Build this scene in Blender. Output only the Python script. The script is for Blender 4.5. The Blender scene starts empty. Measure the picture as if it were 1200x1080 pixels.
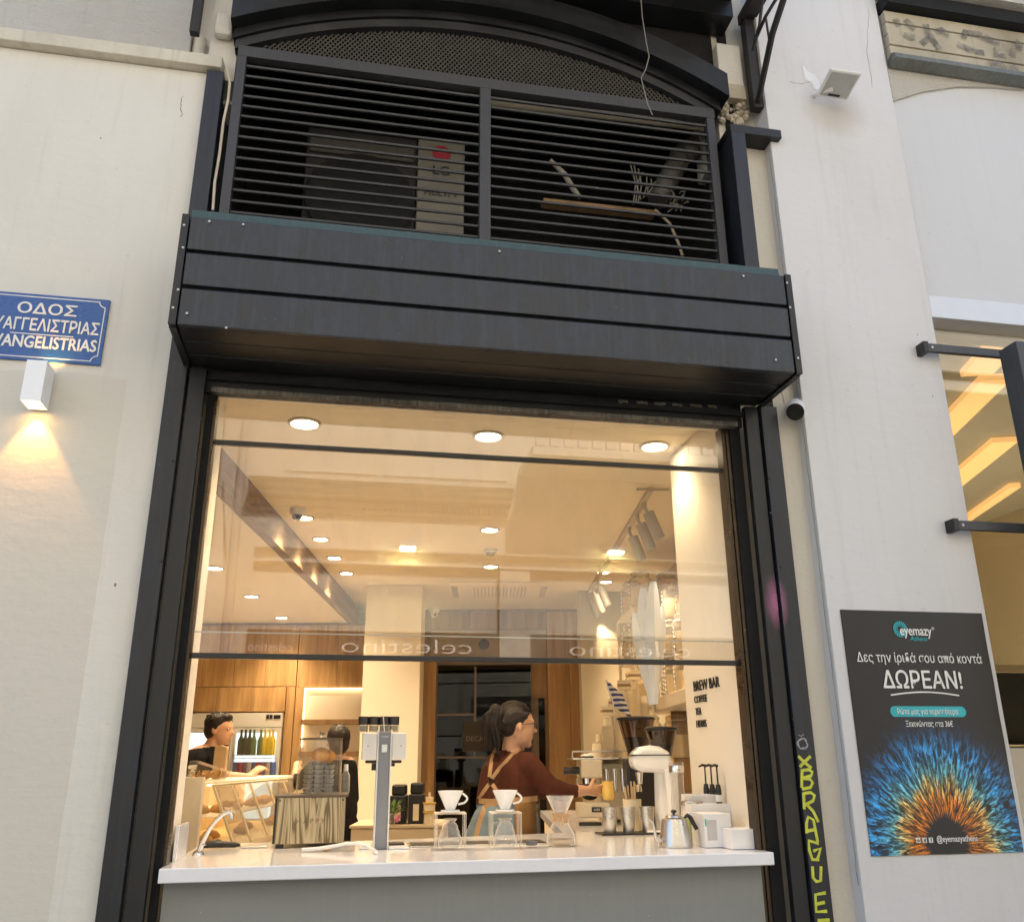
import bpy, bmesh, math, random
from mathutils import Vector, Matrix
random.seed(7)
R = math.radians
PI = math.pi
scene = bpy.context.scene
C = scene.collection

# ------------------------------------------------------------------ camera, world, sun, exposure
CAM = Vector((0, -3.7, 1.5)); FOC = 1026.3
yaw, pit, rol, PHI = R(10.95), R(18.825), R(-0.38), R(9.4)
_fw = Vector((math.sin(yaw)*math.cos(pit), math.cos(yaw)*math.cos(pit), math.sin(pit)))
_r0 = Vector((math.cos(yaw), -math.sin(yaw), 0)); _u0 = _r0.cross(_fw)
_rt = _r0*math.cos(rol) + _u0*math.sin(rol); _up = -_r0*math.sin(rol) + _u0*math.cos(rol)
cd = bpy.data.cameras.new('camera'); cam = bpy.data.objects.new('camera', cd); C.objects.link(cam)
cam.matrix_world = Matrix(((_rt.x, _up.x, -_fw.x, CAM.x), (_rt.y, _up.y, -_fw.y, CAM.y), (_rt.z, _up.z, -_fw.z, CAM.z), (0, 0, 0, 1)))
cd.sensor_fit = 'HORIZONTAL'; cd.sensor_width = 36; cd.lens = 36*FOC/1200; cd.clip_start = .05; cd.clip_end = 500
scene.camera = cam
SUN_EL, SUN_AZ = R(52), R(12)          # the sun stands behind this building: its front is in open shade
w = bpy.data.worlds.new('World'); scene.world = w; w.use_nodes = True
nt = w.node_tree; bg = nt.nodes['Background']
sky = nt.nodes.new('ShaderNodeTexSky'); sky.sky_type = 'NISHITA'; sky.sun_disc = False
sky.sun_elevation = SUN_EL; sky.sun_rotation = SUN_AZ; sky.dust_density = 2.0
nt.links.new(sky.outputs[0], bg.inputs[0]); bg.inputs[1].default_value = .15
sd = bpy.data.lights.new('sun', 'SUN'); sd.energy = 2.8; sd.angle = R(.5); sd.color = (1, .95, .87)
so = bpy.data.objects.new('sun', sd); C.objects.link(so)
_sv = Vector((math.sin(SUN_AZ)*math.cos(SUN_EL), math.cos(SUN_AZ)*math.cos(SUN_EL), math.sin(SUN_EL)))
so.rotation_euler = _sv.to_track_quat('Z', 'Y').to_euler(); so.location = (0, 5, 20)
vs = scene.view_settings; vs.view_transform = 'Standard'; vs.look = 'None'; vs.gamma = 1; vs.use_curve_mapping = False
vs.exposure = 1.62
LAMP = .54                               # strength of all indoor lamps
WARM = (1, .74, .45)
cy = scene.cycles
cy.use_denoising = True; cy.max_bounces = 8; cy.diffuse_bounces = 4; cy.glossy_bounces = 4; cy.transmission_bounces = 6
cy.transparent_max_bounces = 24; cy.sample_clamp_indirect = 6; cy.caustics_reflective = False; cy.caustics_refractive = False

# ------------------------------------------------------------------ measuring: where a line of sight meets a real plane
I1 = Vector((math.cos(PHI), -math.sin(PHI), 0)); I2 = Vector((math.sin(PHI), math.cos(PHI), 0))
def ray(px, py): return _fw + _rt*((px-600)/FOC) - _up*((py-540)/FOC)
def F(px, py, y=0.0):
    d = ray(px, py); return CAM + d*((y-CAM.y)/d.y)
def Xp(px, py, x):
    d = ray(px, py); return CAM + d*((x-CAM.x)/d.x)
def Zp(px, py, z):
    d = ray(px, py); return CAM + d*((z-CAM.z)/d.z)
def toI(p): return Vector((p.dot(I1), p.dot(I2), p.z))
def W(u, v, z=0.0): return I1*u + I2*v + Vector((0, 0, z))
def V(px, py, v):
    d = ray(px, py); return toI(CAM + d*((v-CAM.dot(I2))/d.dot(I2)))
def U(px, py, u):
    d = ray(px, py); return toI(CAM + d*((u-CAM.dot(I1))/d.dot(I1)))
def ZI(px, py, z): return toI(Zp(px, py, z))
IR = -PHI                                # the room is turned by this angle against its facade

# ------------------------------------------------------------------ mesh helpers
class MB:
    def __init__(s): s.v = []; s.f = []; s.mi = []
    def add(s, vs_, fs, mi=0):
        n = len(s.v); s.v += [tuple(p) for p in vs_]; s.f += [tuple(i+n for i in f) for f in fs]; s.mi += [mi]*len(fs); return s
    def box(s, x0, x1, y0, y1, z0, z1, m=None, mi=0):
        vs_ = [Vector((x, y, z)) for z in (z0, z1) for y in (y0, y1) for x in (x0, x1)]
        if m is not None: vs_ = [m @ p for p in vs_]
        return s.add(vs_, [(0, 2, 3, 1), (4, 5, 7, 6), (0, 1, 5, 4), (2, 6, 7, 3), (0, 4, 6, 2), (1, 3, 7, 5)], mi)
    def tube(s, pts, r, n=8, mi=0, cap=True):
        pts = [Vector(p) for p in pts]; rs = r if isinstance(r, (list, tuple)) else [r]*len(pts); vs_ = []; fs = []
        ref = None
        for i, p in enumerate(pts):
            t = (pts[min(i+1, len(pts)-1)] - pts[max(i-1, 0)])
            t = t.normalized() if t.length > 1e-9 else Vector((0, 0, 1))
            if ref is None: ref = Vector((0, 0, 1)) if abs(t.z) < .9 else Vector((1, 0, 0))
            a = (ref - t*ref.dot(t)).normalized(); b = t.cross(a); ref = a
            for k in range(n):
                an = 2*PI*k/n; vs_.append(p + (a*math.cos(an) + b*math.sin(an))*rs[i])
        for i in range(len(pts)-1):
            for k in range(n):
                k2 = (k+1) % n; fs.append((i*n+k, i*n+k2, (i+1)*n+k2, (i+1)*n+k))
        if cap: fs.append(tuple(range(n-1, -1, -1))); fs.append(tuple((len(pts)-1)*n+k for k in range(n)))
        return s.add(vs_, fs, mi)
    def lathe(s, prof, c=(0, 0, 0), n=20, mi=0, m=None, sx=1, sy=1):
        c = Vector(c); vs_ = []; fs = []
        for (r, z) in prof:
            for k in range(n):
                a = 2*PI*k/n; p = Vector((r*math.cos(a)*sx, r*math.sin(a)*sy, z))
                if m is not None: p = m @ p
                vs_.append(p + c)
        for i in range(len(prof)-1):
            for k in range(n):
                k2 = (k+1) % n; fs.append((i*n+k, i*n+k2, (i+1)*n+k2, (i+1)*n+k))
        if prof[0][0] > 1e-6: fs.append(tuple(range(n-1, -1, -1)))
        if prof[-1][0] > 1e-6: fs.append(tuple((len(prof)-1)*n+k for k in range(n)))
        return s.add(vs_, fs, mi)
    def ball(s, c, r, n=12, mi=0, m=None):
        rr = r if isinstance(r, (list, tuple)) else (r, r, r)
        vs_ = []; fs = []; h = n//2
        for i in range(h+1):
            t = PI*i/h
            for k in range(n):
                a = 2*PI*k/n; p = Vector((math.sin(t)*math.cos(a)*rr[0], math.sin(t)*math.sin(a)*rr[1], math.cos(t)*rr[2]))
                if m is not None: p = m @ p
                vs_.append(p + Vector(c))
        for i in range(h):
            for k in range(n):
                k2 = (k+1) % n; fs.append((i*n+k, (i+1)*n+k, (i+1)*n+k2, i*n+k2))
        return s.add(vs_, fs, mi)
    def prism(s, poly, a0, a1, axis='y', mi=0):
        n = len(poly)
        def P(p, a):
            return {'y': (p[0], a, p[1]), 'z': (p[0], p[1], a), 'x': (a, p[0], p[1])}[axis]
        vs_ = [P(p, a0) for p in poly] + [P(p, a1) for p in poly]
        fs = [tuple(range(n)), tuple(range(2*n-1, n-1, -1))] + [(i, i+n, (i+1) % n+n, (i+1) % n) for i in range(n)]
        return s.add(vs_, fs, mi)
    def strip(s, a, b, y0, y1, mi=0):      # solid band between two polylines of (x, z), from y0 to y1
        n = len(a); vs_ = [(p[0], y0, p[1]) for p in a] + [(p[0], y0, p[1]) for p in b] + [(p[0], y1, p[1]) for p in a] + [(p[0], y1, p[1]) for p in b]
        fs = []
        for i in range(n-1):
            fs += [(i, i+1, n+i+1, n+i), (2*n+i+1, 2*n+i, 3*n+i, 3*n+i+1), (i, 2*n+i, 2*n+i+1, i+1), (n+i, n+i+1, 3*n+i+1, 3*n+i)]
        fs += [(0, n, 3*n, 2*n), (n-1, 3*n-1, 4*n-1, 2*n-1)]
        return s.add(vs_, fs, mi)
    def build(s, name, mats, parent=None, smooth=False, bevel=0, loc=None, rz=None, kind=None, fix=True):
        me = bpy.data.meshes.new(name); me.from_pydata(s.v, [], s.f)
        if not isinstance(mats, (list, tuple)): mats = [mats]
        for m in mats: me.materials.append(m)
        if len(mats) > 1: me.polygons.foreach_set('material_index', s.mi)
        if fix:
            bm = bmesh.new(); bm.from_mesh(me); bmesh.ops.recalc_face_normals(bm, faces=bm.faces); bm.to_mesh(me); bm.free()
        if smooth:
            me.polygons.foreach_set('use_smooth', [True]*len(me.polygons))
            me.set_sharp_from_angle(angle=R(40))
        me.update()
        o = bpy.data.objects.new(name, me); C.objects.link(o)
        if parent is not None: o.parent = parent
        if loc is not None: o.location = loc
        if rz is not None: o.rotation_euler = (0, 0, rz)
        if bevel:
            b = o.modifiers.new('edge', 'BEVEL'); b.width = bevel; b.segments = 2; b.limit_method = 'ANGLE'; b.angle_limit = R(40)
        if kind: o['kind'] = kind
        return o
def box(name, m, x0, x1, y0, y1, z0, z1, parent=None, bevel=0, **k):
    return MB().box(x0, x1, y0, y1, z0, z1).build(name, m, parent, bevel=bevel, **k)
def thing(name, label, cat, loc=(0, 0, 0), rz=0, group=None):
    o = bpy.data.objects.new(name, None); C.objects.link(o); o.location = loc; o.rotation_euler = (0, 0, rz)
    o.empty_display_size = .05; tag(o, label, cat, group); return o
def tag(o, label, cat, group=None):
    o['label'] = label; o['category'] = cat
    if group: o['group'] = group
    return o
def dup(root, loc, label, rz=None, sc=None):
    r = root.copy(); C.objects.link(r); r.location = loc; r['label'] = label
    if rz is not None: r.rotation_euler = (0, 0, rz)
    if sc: r.scale = (sc, sc, sc)
    for ch in list(root.children):
        c = ch.copy(); C.objects.link(c); c.parent = r
        for g in list(ch.children):
            d = g.copy(); C.objects.link(d); d.parent = c
    return r
def text(name, s, m, parent=None, size=.1, loc=(0, 0, 0), rot=(R(90), 0, 0), ext=.0008, bold=0.0, align='CENTER', sx=1.0, shear=0.0, space=1.0):
    cu = bpy.data.curves.new(name, 'FONT'); cu.body = s; cu.size = size; cu.extrude = ext; cu.offset = bold*size; cu.align_x = align; cu.shear = shear
    cu.resolution_u = 3; cu.space_character = space; cu.offset = min(0, bold)*size
    t = bpy.data.objects.new(name, cu); C.objects.link(t)
    dg = bpy.context.evaluated_depsgraph_get(); dg.update()
    me = bpy.data.meshes.new_from_object(t.evaluated_get(dg)); C.objects.unlink(t); bpy.data.objects.remove(t)
    if bold > 0:      # heavier weight: the same letters side by side, each a hair further out
        q = MB(); vv0 = [v.co.copy() for v in me.vertices]; ff0 = [tuple(p.vertices) for p in me.polygons]
        for k, (dx, dy) in enumerate(((0, 0), (-.5, 0), (.5, 0), (0, .4), (0, -.4))): q.add([(v.x+dx*bold*size, v.y+dy*bold*size, v.z+k*.00022) for v in vv0], ff0)
        me = bpy.data.meshes.new(name); me.from_pydata(q.v, [], q.f)
    me.materials.clear(); me.materials.append(m)
    o = bpy.data.objects.new(name, me); C.objects.link(o); o.location = loc; o.rotation_euler = rot; o.scale = (sx, 1, 1)
    if parent is not None: o.parent = parent
    return o

# ------------------------------------------------------------------ materials
def _new(name):
    m = bpy.data.materials.new(name); m.use_nodes = True; t = m.node_tree; return m, t, t.nodes['Principled BSDF']
def N(t, typ, **k):
    n = t.nodes.new(typ)
    for a, b in k.items():
        if a.startswith('i_'): n.inputs[a[2:].replace('_', ' ')].default_value = b
        else: setattr(n, a, b)
    return n
def coords(t, scale=(1, 1, 1), rz=0):
    tc = N(t, 'ShaderNodeTexCoord'); mp = N(t, 'ShaderNodeMapping'); mp.inputs['Scale'].default_value = scale; mp.inputs['Rotation'].default_value = (0, 0, rz)
    t.links.new(tc.outputs['Object'], mp.inputs[0]); return mp.outputs[0]
def noise(t, vec, scale, detail=4, rough=.55, dist=0.0):
    n = N(t, 'ShaderNodeTexNoise'); n.inputs['Scale'].default_value = scale; n.inputs['Detail'].default_value = detail
    n.inputs['Roughness'].default_value = rough; n.inputs['Distortion'].default_value = dist; t.links.new(vec, n.inputs['Vector']); return n.outputs['Fac']
def ramp(t, fac, stops):
    r = N(t, 'ShaderNodeValToRGB'); e = r.color_ramp.elements
    while len(e) < len(stops): e.new(.5)
    for i, (p, c) in enumerate(stops):
        e[i].position = p; e[i].color = (c, c, c, 1) if not isinstance(c, (tuple, list)) else (*c, 1)
    t.links.new(fac, r.inputs[0]); return r.outputs[0]
def mix(t, f, a, b, mode='MIX'):
    n = N(t, 'ShaderNodeMix', data_type='RGBA', blend_type=mode)
    for s, val in ((0, f), (6, a), (7, b)):
        if hasattr(val, 'is_linked') or hasattr(val, 'links'): t.links.new(val, n.inputs[s])
        else: n.inputs[s].default_value = val if s == 0 else (*val, 1)
    return n.outputs[2]
def bump(t, h, strength, dist, p):
    b = N(t, 'ShaderNodeBump'); b.inputs['Strength'].default_value = strength; b.inputs['Distance'].default_value = dist
    t.links.new(h, b.inputs['Height']); t.links.new(b.outputs[0], p.inputs['Normal']); return b
def pm(name, col, rough=.5, metal=0.0, var=.12, vscale=6.0, bmp=0.0, bscale=60.0, stretch=(1, 1, 1), spec=.5, coat=0.0):
    m, t, p = _new(name); vec = coords(t, stretch)
    nf = noise(t, vec, vscale); dark = tuple(max(0, c*(1-var)) for c in col); lite = tuple(min(1, c*(1+var)) for c in col)
    t.links.new(ramp(t, nf, [(.3, dark), (.7, lite)]), p.inputs['Base Color'])
    rr = ramp(t, noise(t, vec, vscale*3), [(.2, max(0, rough-.08)), (.8, min(1, rough+.08))]); t.links.new(rr, p.inputs['Roughness'])
    p.inputs['Metallic'].default_value = metal; p.inputs['Specular IOR Level'].default_value = spec; p.inputs['Coat Weight'].default_value = coat
    if bmp: bump(t, noise(t, vec, bscale, 6), bmp, .004, p)
    return m
def plaster(name, col, stain, bscale=25, bmp=.25, dirt=.35, fine=180, patch=None, blob=None):
    m, t, p = _new(name); vec = coords(t); sv = coords(t, (1, 1, .35))
    big = noise(t, sv, 1.1, 6, .6); c = mix(t, ramp(t, big, [(.42, 0.0), (.75, dirt)]), col, stain)
    sp = ramp(t, noise(t, vec, 24, 3, .5), [(.69, 0.0), (.74, .35)]); c = mix(t, sp, c, tuple(x*.72 for x in col))
    streak = ramp(t, noise(t, coords(t, (9, 9, .5)), 2.2, 5), [(.55, 0.0), (.8, dirt*.5)]); c = mix(t, streak, c, tuple(x*.8 for x in stain))
    if blob:       # soot mark with a shape of its own
        tc2 = N(t, 'ShaderNodeTexCoord'); vd = N(t, 'ShaderNodeVectorMath', operation='DISTANCE'); t.links.new(tc2.outputs['Object'], vd.inputs[0]); vd.inputs[1].default_value = tuple(blob[0])
        wn_ = N(t, 'ShaderNodeMath', operation='MULTIPLY_ADD'); t.links.new(noise(t, vec, 7, 4), wn_.inputs[0]); wn_.inputs[1].default_value = .12; t.links.new(vd.outputs['Value'], wn_.inputs[2])
        c = mix(t, ramp(t, wn_.outputs[0], [(blob[1]*.55, .5), (blob[1]*2.0, 0.0)]), c, (.33, .27, .20))
    if patch:      # a repainted area with its own edge: (x_min, x_max, z_max, colour)
        tc = N(t, 'ShaderNodeTexCoord'); sx = N(t, 'ShaderNodeSeparateXYZ'); t.links.new(tc.outputs['Object'], sx.inputs[0])
        wob = noise(t, vec, 3.0, 3)
        def lt(a, b):
            n = N(t, 'ShaderNodeMath', operation='LESS_THAN')
            for i, q in enumerate((a, b)):
                if isinstance(q, float): n.inputs[i].default_value = q
                else: t.links.new(q, n.inputs[i])
            return n.outputs[0]
        ad = N(t, 'ShaderNodeMath', operation='MULTIPLY_ADD'); t.links.new(wob, ad.inputs[0]); ad.inputs[1].default_value = .10; t.links.new(sx.outputs['Z'], ad.inputs[2])
        f = lt(ad.outputs[0], patch[2]+.05)
        ax = N(t, 'ShaderNodeMath', operation='MULTIPLY_ADD'); t.links.new(wob, ax.inputs[0]); ax.inputs[1].default_value = .03; t.links.new(sx.outputs['X'], ax.inputs[2])
        g = lt(ax.outputs[0], patch[1]); mm = N(t, 'ShaderNodeMath', operation='MULTIPLY'); t.links.new(f, mm.inputs[0]); t.links.new(g, mm.inputs[1])
        m2 = N(t, 'ShaderNodeMath', operation='MULTIPLY'); t.links.new(mm.outputs[0], m2.inputs[0]); m2.inputs[1].default_value = .8
        c = mix(t, m2.outputs[0], c, patch[3])
    t.links.new(c, p.inputs['Base Color']); p.inputs['Roughness'].default_value = .85; p.inputs['Specular IOR Level'].default_value = .25
    a = noise(t, vec, bscale, 5, .6); b = noise(t, coords(t, (1, 1, 2.5)), 6, 4); s = N(t, 'ShaderNodeMath', operation='MULTIPLY_ADD')
    t.links.new(b, s.inputs[0]); s.inputs[1].default_value = 2.0; t.links.new(a, s.inputs[2]); bump(t, s.outputs[0], bmp, .01, p)
    return m
def wood(name, c1, c2, c3, sc=(14, 14, .9), rough=.45, bmp=.1, rings=3.0, coat=0.0):
    m, t, p = _new(name); vec = coords(t, sc)
    n1 = noise(t, vec, 1.0, 8, .62, .4); n2 = noise(t, coords(t, tuple(x*4 for x in sc)), 1.0, 4, .6)
    c = ramp(t, n1, [(.3, c1), (.5, c2), (.72, c3)]); c = mix(t, ramp(t, n2, [(.45, 0.0), (.8, .45)]), c, c1)
    t.links.new(c, p.inputs['Base Color']); p.inputs['Roughness'].default_value = rough; p.inputs['Coat Weight'].default_value = coat
    bump(t, n2, bmp, .002, p); return m
def worn_metal(name, col, dust, rough=.42, amt=.4, st=(1.5, 1.5, 5), metal=0.0):
    m, t, p = _new(name); vec = coords(t)
    a = noise(t, coords(t, st), 2.3, 8, .65, .3); c = mix(t, ramp(t, a, [(.42, 0.0), (.8, amt)]), col, dust)
    sp = ramp(t, noise(t, vec, 45, 2), [(.745, 0.0), (.77, .6)]); c = mix(t, sp, c, tuple(min(1, x*1.6+.03) for x in dust))
    dr = ramp(t, noise(t, coords(t, (55, 55, 2.5)), 1.0, 5, .7), [(.48, 0.0), (.80, amt*1.0)]); c = mix(t, dr, c, dust)
    t.links.new(c, p.inputs['Base Color']); t.links.new(ramp(t, a, [(.3, rough-.08), (.8, rough+.22)]), p.inputs['Roughness'])
    p.inputs['Metallic'].default_value = metal; bump(t, noise(t, vec, 14, 5), .12, .003, p); return m
def emis(name, col, s):
    m = bpy.data.materials.new(name); m.use_nodes = True; t = m.node_tree; p = t.nodes['Principled BSDF']
    p.inputs['Base Color'].default_value = (*col, 1); p.inputs['Emission Color'].default_value = (*col, 1); p.inputs['Emission Strength'].default_value = s; return m
def glass(name, tint=(1, 1, 1), refl=.06, rough=0.0, fres=True, ior=1.5, edge=0.0, smudge=0.0):
    m = bpy.data.materials.new(name); m.use_nodes = True; t = m.node_tree; t.nodes.clear()
    out = N(t, 'ShaderNodeOutputMaterial'); tr = N(t, 'ShaderNodeBsdfTransparent'); gl = N(t, 'ShaderNodeBsdfGlossy'); mx = N(t, 'ShaderNodeMixShader')
    tr.inputs[0].default_value = (*tint, 1); gl.inputs['Roughness'].default_value = rough; gl.inputs[0].default_value = (1, 1, 1, 1)
    if fres:
        lw = N(t, 'ShaderNodeLayerWeight'); lw.inputs['Blend'].default_value = .5; pw = N(t, 'ShaderNodeMath', operation='POWER'); pw.inputs[1].default_value = 4.0
        t.links.new(lw.outputs['Facing'], pw.inputs[0]); a = N(t, 'ShaderNodeMath', operation='MULTIPLY_ADD'); a.inputs[1].default_value = .8; a.inputs[2].default_value = refl; a.use_clamp = True
        t.links.new(pw.outputs[0], a.inputs[0]); t.links.new(a.outputs[0], mx.inputs[0])
    else: mx.inputs[0].default_value = refl
    t.links.new(tr.outputs[0], mx.inputs[1]); t.links.new(gl.outputs[0], mx.inputs[2])
    if smudge:     # dried rain marks and wiping traces on the pane
        df = N(t, 'ShaderNodeBsdfDiffuse'); df.inputs[0].default_value = (.8, .8, .78, 1); m3 = N(t, 'ShaderNodeMixShader'); sn_ = ramp(t, noise(t, coords(t, (3, 3, 1.1)), 1.6, 7, .7, .8), [(.42, 0.0), (.75, smudge)])
        t.links.new(sn_, m3.inputs[0]); t.links.new(mx.outputs[0], m3.inputs[1]); t.links.new(df.outputs[0], m3.inputs[2]); mx = m3
    if edge:      # pale rim painted in toward the silhouette for the light in glass edges
        df = N(t, 'ShaderNodeBsdfDiffuse'); df.inputs[0].default_value = (.85, .82, .76, 1); m2 = N(t, 'ShaderNodeMixShader'); e2 = N(t, 'ShaderNodeMath', operation='POWER'); e2.inputs[1].default_value = 1.8
        e3 = N(t, 'ShaderNodeMath', operation='MULTIPLY_ADD'); e3.inputs[1].default_value = edge; e3.inputs[2].default_value = edge*.10
        t.links.new(lw.outputs['Facing'], e2.inputs[0]); t.links.new(e2.outputs[0], e3.inputs[0]); t.links.new(e3.outputs[0], m2.inputs[0]); t.links.new(mx.outputs[0], m2.inputs[1]); t.links.new(df.outputs[0], m2.inputs[2]); mx = m2
    t.links.new(mx.outputs[0], out.inputs[0]); return m

M = {}
M['cream'] = plaster('cream_plaster', (.72, .70, .64), (.55, .51, .44), bmp=.15, dirt=.5, patch=(-9., -.95, 3.06, (.64, .605, .53)))
M['rough'] = plaster('rough_stucco', (.50, .48, .445), (.35, .31, .26), bscale=60, bmp=.8, dirt=.5)
M['creamstrip'] = plaster('cream_stucco', (.65, .62, .555), (.38, .34, .28), bscale=50, bmp=.3)
M['white'] = plaster('grey_white_paint', (.66, .655, .665), (.53, .515, .50), bscale=14, bmp=.12, dirt=.45, blob=(F(978, 128, -.075), .14))
M['panelw'] = plaster('panel_paint', (.60, .61, .635), (.50, .49, .48), bscale=10, bmp=.08, dirt=.2)
M['ledge'] = plaster('ledge_paint', (.68, .64, .54), (.3, .27, .22), bscale=40, bmp=.4, dirt=.8)
M['black'] = worn_metal('black_painted_steel', (.005, .0055, .0065), (.022, .024, .028), .4, .45)
M['blackstucco'] = plaster('black_stucco', (.018, .017, .016), (.035, .03, .026), bscale=60, bmp=.9)
M['plank'] = worn_metal('anthracite_plank', (.011, .015, .023), (.044, .056, .082), .34, .62, (6, 1.5, 3))
M['slat'] = worn_metal('louver_paint', (.042, .042, .046), (.085, .085, .09), .5, .4)
M['teal'] = worn_metal('teal_flashing', (.030, .065, .068), (.09, .13, .14), .5, .5)
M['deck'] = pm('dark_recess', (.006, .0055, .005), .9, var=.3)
M['room'] = pm('room_paint', (.80, .73, .61), .75, var=.02, vscale=1.5, bmp=.04, bscale=200)
M['ceil'] = pm('ceiling_paint', (.87, .77, .58), .8, var=.015, vscale=1)
M['oak'] = wood('oak_panel', (.34, .195, .08), (.50, .31, .135), (.64, .43, .21))
M['oakd'] = wood('dark_oak', (.22, .13, .06), (.33, .20, .095), (.44, .29, .15))
M['beam'] = wood('bulkhead_board', (.20, .125, .065), (.28, .18, .10), (.36, .24, .14), (2, 2, 14), rough=.75)
M['floor'] = pm('floor_tile', (.74, .66, .56), .35, var=.1, vscale=3)
M['quartz'] = pm('white_quartz', (.80, .80, .82), .16, var=.02, vscale=30, spec=.6, coat=.3)
M['greyp'] = worn_metal('grey_front_panel', (.24, .25, .245), (.30, .30, .29), .45, .35)
M['wpl'] = pm('white_plastic', (.75, .74, .72), .4, var=.02)
M['wcer'] = pm('white_ceramic', (.85, .83, .80), .18, var=.01, coat=.5)
M['bpl'] = pm('black_plastic', (.015, .014, .014), .35, var=.2)
M['steel'] = pm('brushed_steel', (.62, .60, .57), .30, metal=1, var=.04, vscale=3)
M['chrome'] = pm('chrome', (.75, .75, .75), .08, metal=1, var=.03)
M['creamp'] = pm('cream_enamel', (.72, .62, .46), .35, var=.03)
M['paper'] = pm('kraft_paper', (.55, .38, .20), .8, var=.1)
M['cup'] = pm('cream_paper_cup', (.80, .68, .48), .6, var=.04)
M['yellow'] = pm('yellow_plastic', (.75, .50, .12), .4, var=.05)
M['glassp'] = glass('window_glass', (.98, .98, .97), .066, 0, True, smudge=.035)
M['glass'] = glass('clear_glass', (.97, .96, .94), .05, .03, edge=.8)
M['glassw'] = glass('warm_glass', (.95, .91, .82), .07, .05, edge=.75)
M['smoked'] = glass('smoked_hopper', (.30, .22, .16), .06, .05)
M['dglass'] = glass('dark_door_glass', (.20, .15, .11), .025, .0)
M['flat'] = glass('flat_case_glass', (.97, .96, .93), .08, .0, edge=.13)
M['rivet'] = pm('rivet_metal', (.5, .5, .5), .4, metal=.6)
M['dark'] = pm('black_void', (.008, .008, .008), .9, var=.2)
M['ink'] = pm('black_lettering', (.02, .018, .016), .6, var=.1)
M['winkw'] = pm('white_lettering', (.78, .77, .74), .6, var=.05)
M['lampon'] = emis('lamp_disc', (1, .86, .62), 14)
M['flour'] = emis('led_strip_warm', (1, .60, .22), 3.0)

# ================================================================== THE STREET
g = MB(); g.box(-60, 60, -60, 60, -.3, 0); g.build('ground', pm('street_paving', (.22, .21, .19), .8, var=.2, vscale=2, bmp=.2), kind='structure')

# ---- the cream building left of the shopfront
cb = thing('cream_building', 'cream plastered building front with a white ledge beside the black shopfront', 'building')
box('lower_wall', M['cream'], -9, -.805, 0, .10, 0, 4.72, cb, bevel=.004)
lm = MB(); lm.prism([(.105, 4.72), (-.05, 4.725), (-.055, 4.79), (-.02, 4.80), (.105, 4.84)], -9, -.735, 'x'); lm.build('ledge', M['ledge'], cb, bevel=.004)
box('upper_wall', M['rough'], -9, -.93, .10, .35, 4.70, 9.2, cb)
box('pipe_niche', M['creamstrip'], -.93, -.69, .18, .35, 4.70, 9.2, cb)
MB().tube([(-.895, .15, 4.84), (-.895, .15, 5.06)], .035, 12).build('pipe', M['ledge'], cb, smooth=True)

# ---- the building that holds the shop: walls above and beside the opening
sb = thing('shop_building', 'building bay of the coffee bar with dark arch and chipped stucco piers', 'building')
box('arch_wall', M['blackstucco'], -.66, 1.93, .06, .40, 5.15, 9.2, sb)
box('stucco_pier', M['creamstrip'], -.82, -.685, .035, .179, 4.722, 9.2, sb); box('pier_block', M['creamstrip'], -.80, -.712, -.02, .034, 4.96, 5.10, sb, bevel=.02)
box('stucco_pier', M['creamstrip'], 2.035, 2.2, .0, .12, 0, 4.72, sb)
box('stucco_pier', M['creamstrip'], 1.93, 2.2, .07, .40, 4.72, 9.2, sb)
_p = [(1.915, 4.93), (1.915, 5.03), (2.10, 5.03), (2.10, 4.91), (2.07, 4.90), (2.05, 4.875), (2.03, 4.88), (2.0, 4.86), (1.975, 4.88), (1.95, 4.90), (1.93, 4.90)]
brk = MB(); brk.box(1.93, 2.08, .0, .07, 5.02, 5.11)
rr = random.Random(3)
for i in range(46):
    x = rr.uniform(1.93, 2.09); z = rr.uniform(4.90, 5.02) - .03*math.sin((x-1.93)/.16*PI); s = rr.uniform(.012, .028)
    brk.ball((x, .055 - rr.uniform(0, .03), z), (s, s*.8, s*.8), 6, m=Matrix.Rotation(rr.uniform(0, 3), 3, 'Y'))
brk.build('broken_plaster', plaster('broken_plaster', (.55, .48, .38), (.36, .31, .24), bscale=90, bmp=1.0), sb)
box('pier_block', M['creamstrip'], 1.93, 2.075, .0, .068, 5.112, 5.40, sb, bevel=.006)
MB().box(-9, 6.6, .42, 9, 6.0, 9.2).box(-9, -.94, .36, .44, 4.86, 9.15).build('upper_building', M['creamstrip'], sb)
box('balcony_slab', M['blackstucco'], -.72, 2.0, -.75, .055, 5.62, 5.80, sb)
box('balcony_beam', M['black'], -.72, 2.0, -.10, .05, 5.50, 5.61, sb)

# ---- arch: circle through three measured points
def circ(a, b, c):
    ax, ay, bx, by, cx, cy_ = a[0], a[2], b[0], b[2], c[0], c[2]
    d = 2*(ax*(by-cy_)+bx*(cy_-ay)+cx*(ay-by))
    ux = ((ax*ax+ay*ay)*(by-cy_)+(bx*bx+by*by)*(cy_-ay)+(cx*cx+cy_*cy_)*(ay-by))/d
    uy = ((ax*ax+ay*ay)*(cx-bx)+(bx*bx+by*by)*(ax-cx)+(cx*cx+cy_*cy_)*(bx-ax))/d
    return ux, uy, math.hypot(ax-ux, ay-uy)
AX, AZ, AR = circ(F(313, 50), F(520, 36), F(812, 126))
def arc(dr, x0, x1, n=40): return [(x, AZ + math.sqrt(max((AR+dr)**2-(x-AX)**2, 0))) for x in [x0+(x1-x0)*i/n for i in range(n+1)]]
M['post2'] = worn_metal('arch_paint', (.018, .018, .020), (.05, .05, .055), .45, .4)
at_ = thing('arch_surround', 'black painted curved moulding over the wire mesh lunette', 'moulding')
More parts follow.
